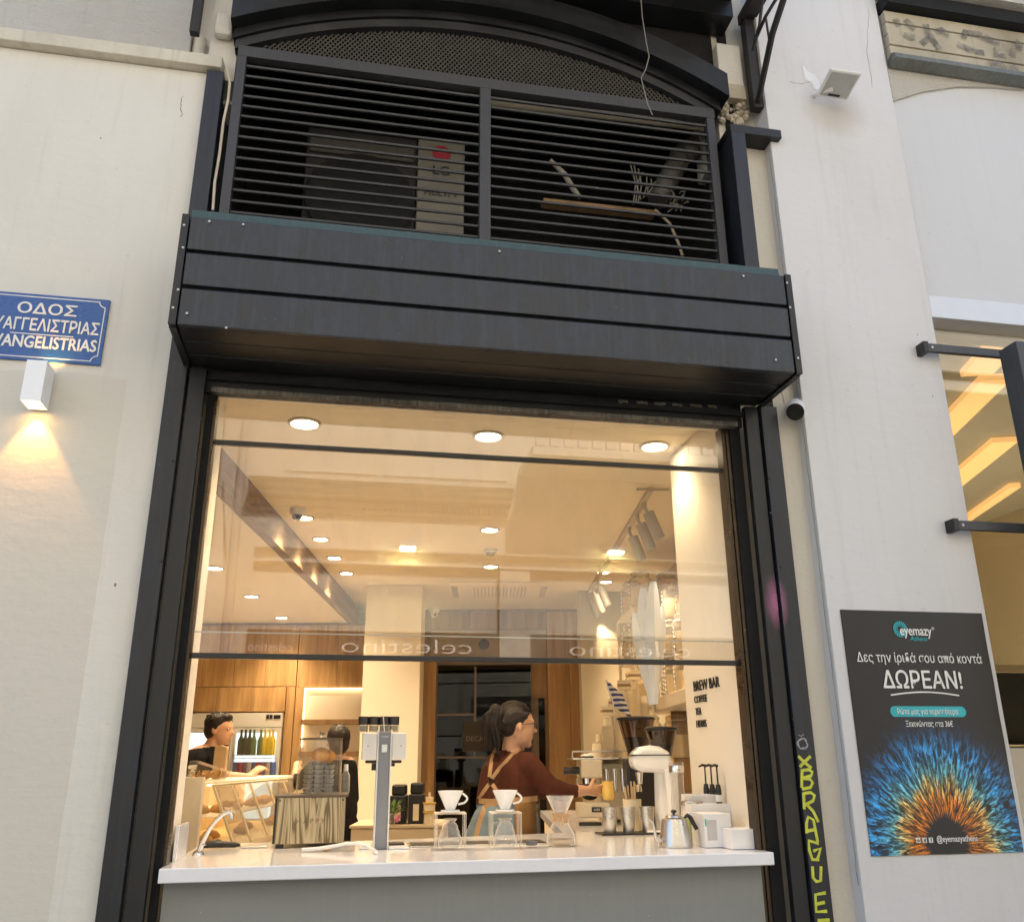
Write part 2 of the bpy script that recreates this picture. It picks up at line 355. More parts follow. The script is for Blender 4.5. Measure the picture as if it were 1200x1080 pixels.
MB().strip(arc(0, -.69, 1.87), arc(.05, -.69, 1.87), -.015, .05).build('inner_band', M['post2'], at_)
MB().strip(arc(.052, -.70, 1.90), arc(.10, -.70, 1.90), -.03, .05).build('middle_band', M['black'], at_)
MB().strip(arc(.102, -.71, 1.925), arc(.235, -.71, 1.925), -.10, .055).build('outer_band', M['black'], at_)

# ---- louver grille
lg = thing('louver_grille', 'anthracite steel louver grille of thin slats above the plank canopy', 'grille')
LX0, LX1, LZ0, LZ1 = -.672, 1.862, 3.62, 4.905
cm = F(568, 190).x
box('frame_rail', M['slat'], LX0, LX1, -.02, .03, LZ1-.065, LZ1, lg, bevel=.002)
for x in (LX0, LX1-.045): box('frame_post', M['slat'], x, x+.045, -.02, .03, LZ0, LZ1-.066, lg, bevel=.002)
box('mullion', M['slat'], cm-.028, cm+.028, -.021, .03, LZ0, LZ1-.066, lg, bevel=.002)
me = None
z_top, z_bot = 4.795, 3.93
for side, (xa, xb) in enumerate(((LX0+.046, cm-.029), (cm+.029, LX1-.046))):
    me = None
    for i in range(17):
        z = z_top - i*(z_top-z_bot)/14.2
        if me is None:
            mb = MB(); mb.box(xa, xb, -.010, .010, -.006, .006); o = mb.build('slat', M['slat'], lg, bevel=.002); me = o.data
        else:
            o = bpy.data.objects.new('slat', me); C.objects.link(o); o.parent = lg
            b = o.modifiers.new('edge', 'BEVEL'); b.width = .002; b.segments = 1
        o.location = (0, 0, z + random.uniform(-.001, .001)); o.rotation_euler = (R(18), 0, 0)
# expanded mesh in the lunette
mm = MB(); sp = .030
def seg(x0, z0, x1, z1):
    n = 24; run = []
    for i in range(n+1):
        x = x0+(x1-x0)*i/n; z = z0+(z1-z0)*i/n
        ok = LX0 < x < LX1 and z > LZ1 - .03 and abs(x-AX) < AR and z < AZ + math.sqrt(max(0, AR*AR-(x-AX)**2)) + .01
        if ok: run.append((x, z))
        elif run: break
    if len(run) > 1: mm.tube([(run[0][0], .02, run[0][1]), (run[-1][0], .02, run[-1][1])], .0042, 4, cap=False)
k = -1.4; sp = .025
while k < 2.4:
    seg(k, LZ1-.02, k+.32, LZ1+.40); seg(k+.32, LZ1-.02, k, LZ1+.40); k += sp
o = mm.build('wire_mesh', pm('galvanised_mesh', (.085, .075, .062), .5, metal=.4), lg, kind='stuff', fix=False)

# recess behind the grille
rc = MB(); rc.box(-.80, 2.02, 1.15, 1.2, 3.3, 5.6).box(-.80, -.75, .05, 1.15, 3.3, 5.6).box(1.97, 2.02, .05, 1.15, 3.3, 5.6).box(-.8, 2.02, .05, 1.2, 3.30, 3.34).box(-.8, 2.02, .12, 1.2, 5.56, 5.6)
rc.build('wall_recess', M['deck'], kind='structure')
ac = thing('outdoor_unit', 'beige air conditioner outdoor unit standing behind the left louver', 'air conditioner', (.1, .62, 3.34))
acm = pm('beige_unit', (.20, .185, .155), .6, var=.1)
ach = F(515, 164, .5).z-3.34; a0 = F(360, 160, .5).x-.1; a1 = F(490, 165, .5).x-.1; a2 = F(545, 165, .5).x-.1
box('casing', pm('dark_casing', (.022, .02, .019), .7), a0, a1, -.10, .35, 0, ach, ac, bevel=.01)  # shade of the recess is put into the unit's darkened colours
box('service_panel', acm, a1+.003, a2, -.12, .35, 0, ach, ac, bevel=.008)
fr = MB(); fr.lathe([(.29, 0), (.30, .01), (.29, .02), (.275, .02)], (0, 0, 0), 36, m=Matrix.Rotation(R(90), 3, 'X')); 
for q in range(1, 8): 
    pts = [(.038*q*math.cos(a/16*PI), 0, .038*q*math.sin(a/16*PI)) for a in range(33)]; fr.tube(pts, .002, 4)
fr.build('fan_guard', M['dark'], ac, loc=((a0+a1)/2, -.125, ach-.47), smooth=True)
box('grille_panel', pm('dim_panel', (.075, .07, .06), .6), a0+.02, a1-.02, -.115, -.102, ach-.17, ach-.08, ac)
redm = pm('red_print', (.35, .02, .04), .6)
lz = F(515, 180, .5).z-3.34
MB().lathe([(.046, 0), (.052, .001), (.052, .003), (.046, .004)], (0, 0, 0), 28, m=Matrix.Rotation(R(90), 3, 'X')).build('emblem', redm, ac, loc=((a1+a2)/2, -.122, lz), smooth=True)
text('lettering', 'LG', redm, ac, .045, ((a1+a2)/2, -.123, lz-.016), bold=.03)
text('lettering', 'LG', M['ink'], ac, .085, ((a1+a2)/2, -.123, F(515, 205, .5).z-3.34), bold=.02)
text('lettering', 'MULTI V', M['ink'], ac, .052, ((a1+a2)/2, -.123, F(515, 230, .5).z-3.34), bold=.02, shear=.3)
MB().tube([F(572, 119, .12), F(834, 150, .12)], .024, 12).build('pvc_conduit', pm('cream_pvc', (.55, .49, .38), .5), smooth=True)
tag(bpy.data.objects['pvc_conduit'], 'long cream plastic conduit behind the top of the right louver', 'pipe')
p0 = F(770, 235, .35); p1 = F(800, 180, .35); p2 = F(815, 172, .4)
fm = pm('foil_duct', (.12, .112, .10), .55, metal=.3, bmp=.8, bscale=30)
dd = MB(); pts = [p0.lerp(p1, i/12) for i in range(13)] + [p2]
dd.tube(pts, [(.062+.006*(i % 2)) for i in range(14)], 14)
dd.ball(F(808, 178, .30), .055, 12)
tag(dd.build('flexible_duct', fm, smooth=True), 'grey crumpled flexible duct behind the right louver', 'duct')
dd = MB()
for i in range(7):
    a = F(742+i*3, 240-i*2, .25); b = F(738+i*5, 190+i*4, .3); dd.tube([a, a.lerp(b, .5)+Vector((rr.uniform(-.03, .03), 0, 0)), b], .004, 5)
for i in range(26):
    a = F(rr.uniform(782, 806), rr.uniform(222, 246), .2); dd.tube([a, a+Vector((rr.uniform(-.05, .05), .02, rr.uniform(-.04, .04)))], .003, 4)
tag(dd.build('tangled_wires', pm('pale_wire', (.26, .235, .19), .6), smooth=False), 'tangle of pale wires next to the duct behind the louver', 'wires')
dd = MB(); dd.tube([F(645, 188, .3), F(662, 205, .3), F(672, 222, .3), F(680, 232, .3)], [.012, .016, .016, .012], 8)
tag(dd.build('wrapped_pipe', pm('pale_wrap', (.30, .28, .24), .8, bmp=.5), smooth=True), 'short bent pipe in pale wrapping behind the right louver', 'pipe')
dd = MB(); a = F(635, 238, .45); b = F(765, 248, .45); dd.box(a.x, b.x, .40, .47, a.z-.02, a.z)
tag(dd.build('wooden_board', M['oakd']), 'brown wooden board lying level behind the right louver', 'board')
dd = MB(); dd.tube([F(768, 246, .35), F(785, 262, .3), F(795, 285, .25), F(800, 300, .25)], .008, 6)
tag(dd.build('loose_cable', pm('tan_cable', (.45, .36, .25), .6), smooth=True), 'tan cable drooping from the brown board behind the louver', 'cable')

M['post'] = worn_metal('post_paint', (.007, .009, .013), (.032, .038, .052), .38, .5, (8, 8, 2))
# ---- shopfront frame of black boards
sf = thing('shopfront_frame', 'black steel board frame around the serving window with yellow graffiti on one post', 'frame')
box('outer_board', M['post'], -.802, -.722, -.035, .02, 0, 4.715, sf, bevel=.003)
box('inner_board', M['black'], -.714, -.645, -.018, .02, 0, 3.13, sf, bevel=.003)
box('guide_channel', M['dark'], -.64, -.612, .05, .12, 0, 3.10, sf)
box('guide_rail', worn_metal('bronze_rail', (.05, .035, .022), (.12, .09, .06), .3, .5, metal=.7), -.612, -.598, .06, .13, 0, 3.04, sf, bevel=.002)
box('outer_board', M['post'], 1.948, 2.034, -.035, .02, 0, 3.13, sf, bevel=.003)
box('inner_board', M['black'], 1.872, 1.940, -.018, .02, 0, 3.13, sf, bevel=.003)
box('guide_channel', M['dark'], 1.815, 1.868, .05, .12, 0, 3.10, sf)
for x in (1.775, 1.797): box('guide_rail', bpy.data.materials['bronze_rail'], x, x+.017, .06, .13, 0, 3.04, sf, bevel=.002)
# boxed post above the canopy with its top arm
xb0 = F(858, 165, -.12).x; xb1 = F(872, 165, -.12).x
box('upper_post', M['post'], xb0, xb1+.01, -.12, .06, 3.60, 4.68, sf, bevel=.003)
box('upper_arm', M['black'], xb0, 2.198, -.115, .06, 4.683, 4.735, sf, bevel=.003)
rv = MB()
for (px, py) in ((203, 540), (189, 657), (236, 372+120), (902, 560), (915, 664), (930, 843), (903, 601)): 
    p = F(px, py, -.036 if px not in (236,) else -.019); rv.ball((p.x, p.y, p.z), (.007, .003, .007), 8)
rv.build('bolt_heads', M['black'], sf, smooth=True)
# header
box('header_board', M['black'], -.645, 1.872, .022, .07, 3.035, 3.30, sf, bevel=.003)
box('header_trim', M['dark'], -.645, 1.872, -.005, .021, 3.085, 3.10, sf)
hs = MB()
n = 60; top = [( -.615+(2.445*i/n), 3.044+rr.uniform(-.002, .002)) for i in range(n+1)]; bot = [(x, 3.022+rr.uniform(-.004, .004)) for x, z in top]
hs.strip(bot, top, -.012, .03); hs.build('worn_seal', worn_metal('worn_seal', (.05, .045, .04), (.32, .28, .22), .7, .8), sf)
tp = MB()
for i in range(6):
    a = F(726+i*21, 468.5+i*1.2, .0); wd = .055*(.8+.3*rr.random()); tp.prism([(a.x+wd*q_/6, a.z+rr.uniform(.002, .009)) for q_ in range(7)]+[(a.x+wd*(6-q_)/6, a.z-rr.uniform(.004, .013)) for q_ in range(7)], .012, .0215)
tp.build('tape_remains', plaster('tape_remains', (.14, .13, .11), (.03, .027, .025), bscale=80, bmp=.6, dirt=1.0), sf)
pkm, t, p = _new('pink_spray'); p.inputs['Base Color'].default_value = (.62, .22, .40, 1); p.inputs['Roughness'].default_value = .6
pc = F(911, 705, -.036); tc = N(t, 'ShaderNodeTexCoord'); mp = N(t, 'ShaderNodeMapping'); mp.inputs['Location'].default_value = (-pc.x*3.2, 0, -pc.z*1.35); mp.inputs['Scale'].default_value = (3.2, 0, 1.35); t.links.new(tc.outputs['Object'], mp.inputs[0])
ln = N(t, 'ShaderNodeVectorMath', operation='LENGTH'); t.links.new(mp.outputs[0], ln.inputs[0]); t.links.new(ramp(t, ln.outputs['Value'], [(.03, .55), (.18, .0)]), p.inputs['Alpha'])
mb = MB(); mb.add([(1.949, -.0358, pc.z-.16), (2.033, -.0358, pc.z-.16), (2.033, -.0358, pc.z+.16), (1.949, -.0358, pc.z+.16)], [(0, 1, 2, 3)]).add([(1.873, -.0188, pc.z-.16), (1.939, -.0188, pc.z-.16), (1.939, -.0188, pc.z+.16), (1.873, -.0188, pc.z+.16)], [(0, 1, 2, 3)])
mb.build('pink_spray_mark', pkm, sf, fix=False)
# graffiti lettering strokes on the right board (a marker line each)
yel = pm('yellow_paint_marker', (.55, .58, .05), .5, var=.15, vscale=40)
def stroke(name, pts, wd, m, parent, y=-.0365, org=(900, 840), sc=4.5):
    P = [F(org[0]+a/sc, org[1]+b/sc, y) for a, b in pts]; s_ = MB()
    L = []; Rr = []
    for i, p in enumerate(P):
        t_ = (P[min(i+1, len(P)-1)] - P[max(i-1, 0)]).normalized(); nn = Vector((-t_.z, 0, t_.x))*wd
        L.append(p+nn); Rr.append(p-nn)
    nP = len(P); vs_ = [tuple(p) for p in L+Rr] + [(p.x, p.y+.0014, p.z) for p in L+Rr]; fs = []
    for i in range(nP-1): fs += [(i, i+1, nP+i+1, nP+i), (i, 2*nP+i, 2*nP+i+1, i+1), (nP+i, nP+i+1, 3*nP+i+1, 3*nP+i)]
    fs += [(0, nP, 3*nP, 2*nP), (nP-1, 3*nP-1, 4*nP-1, 2*nP-1)]
    s_.add(vs_, fs); return s_
GL = {'X': [[(160, 205), (195, 240), (230, 268)], [(225, 205), (190, 238), (168, 262)]],
      'B': [[(180, 275), (178, 372)], [(180, 280), (215, 276), (234, 288), (228, 308), (186, 320)], [(186, 322), (222, 326), (236, 345), (224, 370), (180, 378)]],
      'R': [[(188, 398), (192, 485)], [(188, 402), (225, 396), (246, 412), (238, 440), (196, 462)], [(205, 460), (238, 495), (266, 552)]],
      'A': [[(205, 612), (203, 560), (212, 525), (240, 540), (262, 655)], [(205, 600), (255, 590)]],
      'G': [[(268, 665), (215, 650), (218, 700), (235, 750), (270, 750)], [(240, 705), (278, 690), (262, 745)]],
      'U': [[(235, 785), (238, 845), (255, 865), (278, 862), (280, 785)]],
      'E': [[(305, 925), (250, 935), (255, 1025), (312, 1022)], [(255, 985), (300, 975)]],
      'T': [[(262, 1072), (325, 1068)], [(292, 1070), (296, 1120)]]}
for ch, st in GL.items():
    mb = MB()
    for s_ in st:
        q = stroke('s', s_, .0062, yel, sf, y=-.0365-.0006*st.index(s_)); mb.add(q.v, q.f)
    mb.build('graffiti_letter', yel, sf)
mb = MB()
for i in range(3):
    pts = [(183+(26+6*math.sin(a*1.7+i))*math.cos(a), 140+(26+6*math.cos(a*2.3+i))*math.sin(a)) for a in [j*.5+i for j in range(13)]]; q = stroke('s', pts, .0012, None, sf, y=-.0365-.0005*i); mb.add(q.v, q.f)
q = stroke('s', [(160, 92), (175, 100), (190, 90)], .0012, None, sf); mb.add(q.v, q.f)
mb.build('graffiti_doodle', pm('silver_marker', (.35, .36, .38), .5), sf)

# ---- canopy
ca = thing('plank_canopy', 'dark box canopy of wide horizontal planks over the serving window', 'canopy')
CX0, CX1, CY, CZ0, CZ1 = -.738, 1.966, -.41, 3.136, 3.632
hh = (CZ1-CZ0)
for i, (a, b) in enumerate(((0, .325), (.36, .655), (.69, 1.0))):
    box('front_plank', M['plank'], CX0+.03, CX1-.03, CY, CY+.02, CZ0+hh*a, CZ0+hh*b, ca, bevel=.004)
box('core_box', M['dark'], CX0+.01, CX1-.01, CY+.021, .0, CZ0+.012, CZ1-.02, ca)
for i in range(3):
    y0 = CY+.022+i*.13; box('soffit_plank', M['black'], CX0+.03, CX1-.03, y0, y0+.122, CZ0, CZ0+.011, ca, bevel=.003)
for x in (CX0-.003, CX1-.026):
    e = MB(); e.box(x, x+.029, CY-.006, CY+.019, CZ0-.004, CZ1+.006).box(x+(0 if x < 0 else .026), x+(.003 if x < 0 else .029), CY+.019, .0, CZ0-.004, CZ1+.006).box(x, x+.029, CY+.019, 0, CZ0-.008, CZ0-.003)
    e.build('corner_trim', M['black'], ca, bevel=.002)
fl = MB(); fl.prism([(CY+.03, CZ1), (CY+.035, CZ1+.055), (-.04, CZ1+.065), (-.04, CZ1+.0)], CX0+.025, CX1-.035, 'x'); fl.build('flashing', M['teal'], ca)
rvm = pm('bright_rivet', (.62, .62, .60), .4)
for (px, py) in ((167, 131), (163, 210), (146, 358), (128, 421), (256, 118), (375, 129), (177, 441), (315, 492)):
    p = F(160+px/3, 220+py/3, CY-.007); MB().ball(p, (.0055, .003, .0055), 8).build('rivet', rvm, ca, smooth=True)
for (px, py) in ((76, 103), (934, 190), (1087, 214), (1098, 300), (1126, 478), (1048, 484)):
    p = F(560+px/3, 260+py/3, CY-.007); MB().ball(p, (.0055, .003, .0055), 8).build('rivet', rvm, ca, smooth=True)

# ---- beige cable beside the grille, hanging wire, brackets
pts = [F(180+a/3, b/3, -.02) for a, b in ((255, 235), (268, 290), (262, 350), (245, 430), (232, 540), (215, 640), (208, 740))]
tag(MB().tube(pts, .0065, 8).build('wall_cable', pm('beige_cable', (.55, .47, .36), .6), smooth=True), 'beige cable running down beside the left louver', 'cable')
pts = [F(560+a/3, b/3, -.3) for a, b in ((572, -20), (578, 60), (592, 150), (602, 200), (590, 245), (574, 275), (585, 320), (598, 370), (614, 405))]
tag(MB().tube(pts, .003, 6).build('hanging_wire', pm('grey_wire', (.22, .2, .18), .6), smooth=True), 'thin crooked grey wire hanging in front of the arch', 'wire')
a = F(735, -4, -.5); tag(MB().tube([a, a+Vector((0, 0, .05))], .018, 10).build('red_cap', pm('red_plastic', (.5, .06, .03), .5), smooth=True, loc=(0, 0, 0)), 'small red plug hanging under the balcony edge', 'plug')
br = thing('balcony_bracket', 'rusty black iron bracket and strut under the balcony beside the white pilaster', 'bracket')
a = F(875, 30, -.10); b = F(886, 133, .02)
ir = worn_metal('black_iron', (.012, .011, .011), (.06, .045, .035), .6, .5)
mb = MB(); p0 = F(876, 20, .0); mb.box(2.09, 2.15, -.055, .0, 4.93, 5.62); mb.build('wall_plate', ir, br, bevel=.004)
MB().tube([(2.12, -.04, 4.96), F(905, 40, -.45), F(922, -12, -.62)], .017, 6).build('strut', ir, br, smooth=True)
MB().tube([F(896, -20, -.3), F(890, 30, -.3), F(882, 60, -.2)], .009, 6).tube([F(915, -10, -.5), F(897, 20, -.4), F(884, 50, -.2)], .009, 6).tube([F(897, 18, -.3), F(901, 45, -.35)], .007, 6).build('scroll_bar', ir, br, smooth=True)
box('top_bar', ir, 2.08, 2.16, -.75, .0, 5.55, 5.615, br)
br2 = thing('short_iron_bracket', 'short black iron bracket over the white ledge', 'bracket')
mb = MB(); a = F(228, 42, -.05); mb.box(a.x-.022, a.x+.022, -.08, -.04, a.z, a.z+.5); mb.build('bar', ir, br2, bevel=.003)
mb = MB(); mb.box(a.x-.03, a.x+.03, -.6, .10, a.z+.5, a.z+.54); mb.build('arm', ir, br2)

# ---- white pilaster and the shop to the right
PY = -.075
wb = thing('white_building', 'white painted building with broad pilaster and glazed shop beside the coffee bar', 'building')
PXL = F(1015, 1080, PY).x; PXR = F(1088, 347, PY).x
box('pilaster', M['white'], PXL, PXR, PY, .40, 0, 9.2, wb, bevel=.004)
cr = MB(); zz = 1.0; pts = []
while zz < 4.7: pts.append((PXL-.004+rr.uniform(-.003, .003), PY+.02, zz)); zz += .06
cr.tube(pts, .0025, 4); cr.build('crack_line', pm('filler_line', (.33, .34, .33), .9), wb)
box('joint', M['dark'], PXR+.001, PXR+.018, PY+.06, .40, 0, 9.2, wb)
SX0 = PXR+.019; SX1 = 6.5; SY = -.04
# fascia with an arched reveal
fz0 = F(1088, 347, SY).z
arcp = [F(1046, 120, SY), F(1080, 109, SY), F(1120, 103, SY), F(1160, 103.5, SY), F(1200, 107, SY)]
zs0 = F(1045, 66, SY).z
top = [(SX0, zs0+.3), (SX1, zs0+.3)]
fa = MB(); ap = [(SX0, arcp[0].z)] + [(p.x, p.z) for p in arcp[1:]] + [(4.6, arcp[-1].z-.02), (5.4, arcp[-1].z-.10), (SX1, arcp[-1].z-.3)]
fa.strip(ap, [(x, zs0+.6) for x, z in ap], SY-.012, SY+.3); fa.build('arch_plaster', M['rough'], wb)
fa = MB(); fa.strip([(x, fz0+.004) for x, z in ap], ap, SY+.004, SY+.3); fa.build('fascia_panel', M['panelw'], wb)
box('window_lintel', pm('white_lintel', (.66, .70, .78), .4, var=.03), SX0, SX1, SY-.01, SY+.25, F(1088, 372, SY).z, fz0, wb, bevel=.003)
box('upper_wall', M['rough'], SX0, SX1, SY-.02, .40, zs0+.62, 9.2, wb)
# roller shutter box
sh = thing('roller_shutter', 'weathered cream roller shutter with dark graffiti above the white panel', 'shutter')
SH = SY-.06
shm = plaster('weathered_slat', (.50, .45, .34), (.20, .17, .13), bscale=30, bmp=.2, dirt=.9)
zb = F(1045, 66, SH).z
sl = (F(1030, 12, SH).z-zb)/4.0
for i in range(4):
    box('slat', shm, SX0+.002, SX1, SH-.006*(i % 2), SH+.04, zb+i*sl+.002, zb+(i+1)*sl-.003, sh, bevel=.003)
mb = MB(); mb.prism([(SH-.035, zb-.035), (SH-.035, zb-.005), (SH-.005, zb+.02), (SH+.04, zb+.0), (SH+.04, zb-.05)], SX0+.002, SX1, 'x'); mb.build('bottom_bar', worn_metal('grey_green_bar', (.10, .11, .10), (.25, .25, .22), .4, .6), sh)
box('shutter_housing', M['deck'], SX0, SX1, SH-.06, .1, zb+4*sl+.01, zb+4*sl+.10, sh)
box('housing_fascia', M['rough'], SX0, SX1, SH-.10, .1, zb+4*sl+.12, 9.0, sh)
gr, t, p = _new('grey_spray'); p.inputs['Base Color'].default_value = (.16, .15, .135, 1); p.inputs['Roughness'].default_value = .8
t.links.new(ramp(t, noise(t, coords(t), 16, 5, .7), [(.36, .08), (.62, .75)]), p.inputs['Alpha'])
SG = [[(190, 150), (230, 205)], [(270, 155), (350, 230)], [(430, 190), (455, 260), (540, 390)], [(400, 345), (460, 300), (520, 350)], [(510, 250), (560, 235), (620, 280)], [(730, 300), (740, 250), (840, 265), (1010, 340)], [(680, 345), (780, 390), (890, 415)], [(990, 370), (980, 430), (1060, 440)], [(1110, 440), (1120, 380), (1180, 375)], [(1130, 320), (1190, 375)], [(260, 270), (350, 300)], [(930, 500), (1000, 490), (1060, 540)], [(1100, 515), (1150, 565)]]
mb = MB()
for s_ in SG:
    q = stroke('s', s_, .022, None, None, y=SH-.0085-.0006*SG.index(s_), org=(1020, 0), sc=6.667); mb.add(q.v, q.f)
mb.build('graffiti', gr, sh)
# shop window and interior
wz = F(1088, 372, SY).z
sg = thing('shop_window', 'tall shop window of the white building with warm ceiling strips behind', 'window')
box('pane', glass('shop_glass', (.82, .78, .68), .10), SX0+.02, SX1, .02, .03, .12, wz-.03, sg)
box('frame', M['wpl'], SX0, SX0+.018, .0, .05, .1, wz, sg)
box('sill', M['wpl'], SX0, SX1, -.02, .1, 0, .118, sg)
tanm = pm('tan_wall', (.46, .41, .31), .7, var=.06, vscale=1.2)
rs = MB(); rs.box(SX0-.6, SX1+.5, 5.0, 5.1, 0, 4.2).box(SX0-.02, SX0, .40, 5, 0, 4.2).box(SX1+.4, SX1+.5, .1, 5, 0, 4.2)
rs.build('shop_wall', tanm, kind='structure')
box('shop_ceiling', pm('shop_ceiling', (.44, .41, .35), .7, var=.03), SX0-.05, SX1+.5, .1, 5.1, 3.95, 4.1, kind='structure')
box('shop_floor', M['floor'], SX0-.05, SX1+.5, .1, 5.1, .0, .06, kind='structure')
cz_a, cz_b = F(1180, 872, 1.6).z, F(1180, 788, 1.6).z; ck = thing('dark_cabinet', 'black cabinet low behind the glass of the shop beside the poster', 'cabinet')
box('carcass', M['deck'], 3.9, 6.4, 1.6, 2.1, cz_a, cz_b, ck); box('base', tanm, 3.9, 6.4, 1.58, 2.12, .06, cz_a-.001, ck); box('top', pm('cabinet_top', (.30, .24, .15), .6), 3.88, 6.42, 1.57, 2.12, cz_b+.001, cz_b+.05, ck)
da = R(17.5); dv = Vector((math.sin(da), math.cos(da), 0)); dn = Vector((math.cos(da), -math.sin(da), 0))
for i, (px, py) in enumerate(((1193, 388), (1135, 478), (1150, 541), (1165, 588))):
    q = Zp(px, py, 3.90 if i < 3 else 3.90); wdt = .20 if i < 3 else .10
    mb = MB(); pts = []
    for s_, e_ in ((-1, -.5), (1, -.5), (1, 4.6 if i else .35), (-1, 4.6 if i else .35)):
        pts.append((dn*(s_*wdt/2) + dv*e_))
    q0 = q
    while q0.y + dv.y*(-.5) < .12: q0 = q0 + dv*.1
    vs_ = [tuple(p) for p in pts] + [tuple(p+Vector((0, 0, .045))) for p in pts]
    mb.add(vs_, [(0, 1, 2, 3), (7, 6, 5, 4), (0, 4, 5, 1), (1, 5, 6, 2), (2, 6, 7, 3), (3, 7, 4, 0)])
    nm = ['linear ceiling light nearest the lintel in the shop window', 'linear ceiling light crossing the sign bracket in the shop window', 'middle linear ceiling light seen beside the hanging sign frame', 'narrow linear ceiling light lowest in the shop window'][i]
    tag(mb.build('linear_light', emis('linear_light', (1, .64, .30), .36), loc=q0), 'glowing orange '+nm, 'ceiling light', 'linear lights in the shop ceiling')
for k_, (xx, yy) in enumerate(((4.2, 1.2), (5.2, 2.6))): sl_ = bpy.data.lights.new('shop_fill', 'AREA'); sl_.energy = 38; sl_.size = 1.0; sl_.color = (1, .92, .76); so_ = bpy.data.objects.new('shop_fill', sl_); C.objects.link(so_); so_.location = (xx, yy, .5); so_.rotation_euler = (PI, 0, 0)  # unseen uplights added low down to brighten the neighbouring shop
# shop items at the bottom of the window
tag(box('price_card', M['wpl'], 3.62, 3.72, .35, .36, 1.62, 1.72), 'small white price card standing in the shop window', 'card')
tag(box('display_plinth', tanm, 3.3, 4.4, .5, 1.2, .06, 1.55), 'tan display plinth low inside the shop window', 'plinth')
# blade sign with brackets
bs = thing('projecting_sign', 'grey metal sign frame held in front of the shop window on two arms', 'sign')
BY = -.34
bx0 = F(1190, 399, BY).x; bzt = F(1190, 399, BY).z
sgm = worn_metal('sign_grey', (.045, .048, .055), (.09, .095, .105), .45, .4)
box('sign_panel', sgm, bx0, bx0+1.2, BY, BY+.12, bzt-1.9, bzt, bs, bevel=.004)
for (pa, yy) in (((1082, 407), PY-.06), ((1117, 615), PY-.06)):
    q = F(*pa, PY-.05); a = MB(); a.box(q.x, bx0+.9, -.135, -.110, q.z-.022, q.z+.022); a.build('arm', sgm, bs, bevel=.002)
    MB().box(q.x-.006, q.x+.022, -.14, PY, q.z-.03, q.z+.03).build('wall_plate', M['black'], bs, bevel=.002)
    MB().ball((q.x+.045, -.136, q.z), (.007, .003, .007), 8).build('bolt', rvm, bs, smooth=True)
for zz in (bzt-.35, bzt-1.4): box('spacer', sgm, bx0+.2, bx0+.24, BY+.12, -.11, zz, zz+.04, bs)

# ---- poster
po = thing('poster', 'black poster with a blue and orange iris and Greek lettering on the white pilaster', 'poster')
P0 = F(986, 714, PY-.004); P1 = F(1150, 717, PY-.004); P2 = F(1200, 1001, PY-.004); P3 = F(1020, 1003, PY-.004)
px0, px1, pz0, pz1 = (P0.x+P3.x)/2, (P1.x+P2.x)/2, P3.z, P0.z
m, t, p = _new('iris_print')
tc = N(t, 'ShaderNodeTexCoord'); mp = N(t, 'ShaderNodeMapping'); t.links.new(tc.outputs['Object'], mp.inputs[0])
pupil = F(1111, 988, PY-.004); mp.inputs['Location'].default_value = (-pupil.x, 0, -(pupil.z))
sxyz = N(t, 'ShaderNodeSeparateXYZ'); t.links.new(mp.outputs[0], sxyz.inputs[0])
def mth(op, a, b=None):
    n = N(t, 'ShaderNodeMath', operation=op)
    for i, q in enumerate((a, b)):
        if q is None: continue
        if isinstance(q, (int, float)): n.inputs[i].default_value = q
        else: t.links.new(q, n.inputs[i])
    return n.outputs[0]
x_, z_ = sxyz.outputs['X'], sxyz.outputs['Z']
z2 = mth('MULTIPLY', z_, .92)
rad = mth('SQRT', mth('ADD', mth('MULTIPLY', x_, x_), mth('MULTIPLY', z2, z2))); ang = mth('ARCTAN2', x_, z2)
cb_ = N(t, 'ShaderNodeCombineXYZ'); t.links.new(mth('MULTIPLY', ang, 14.0), cb_.inputs[0]); t.links.new(mth('MULTIPLY', rad, 11.0), cb_.inputs[1])
fil = N(t, 'ShaderNodeTexNoise'); fil.inputs['Scale'].default_value = 1.6; fil.inputs['Detail'].default_value = 9; fil.inputs['Roughness'].default_value = .68; fil.inputs['Distortion'].default_value = .9; t.links.new(cb_.outputs[0], fil.inputs['Vector'])
cb2 = N(t, 'ShaderNodeCombineXYZ'); t.links.new(mth('MULTIPLY', ang, 2.2), cb2.inputs[0]); t.links.new(mth('MULTIPLY', rad, 3.0), cb2.inputs[1])
low = noise(t, cb2.outputs[0], 2.0, 5, .6)
rj = mth('ADD', rad, mth('MULTIPLY', mth('SUBTRACT', low, .5), .22)); rj2 = mth('ADD', rad, mth('MULTIPLY', mth('SUBTRACT', fil.outputs['Fac'], .5), .10))
colr = ramp(t, mth('MULTIPLY', rj, 2.0), [(.0, (.75, .17, .01)), (.32, (.95, .30, .02)), (.42, (.95, .70, .22)), (.50, (.20, .62, .66)), (.66, (.04, .38, .85)), (.95, (.01, .14, .50))])
lines = ramp(t, fil.outputs['Fac'], [(.40, .01), (.50, .22), (.58, .95), (.68, 1.6)])
c1 = mix(t, 1.0, colr, lines, 'MULTIPLY')
vor = N(t, 'ShaderNodeTexVoronoi'); vor.feature = 'SMOOTH_F1'; cb3 = N(t, 'ShaderNodeCombineXYZ'); t.links.new(mth('MULTIPLY', ang, 3.2), cb3.inputs[0]); t.links.new(mth('MULTIPLY', rad, 9.0), cb3.inputs[1]); t.links.new(cb3.outputs[0], vor.inputs['Vector']); vor.inputs['Scale'].default_value = 1.3
holes = ramp(t, vor.outputs['Distance'], [(.16, .05), (.26, 1.0)]); inner_only = ramp(t, rad, [(.20, 1.0), (.24, 0.0)])
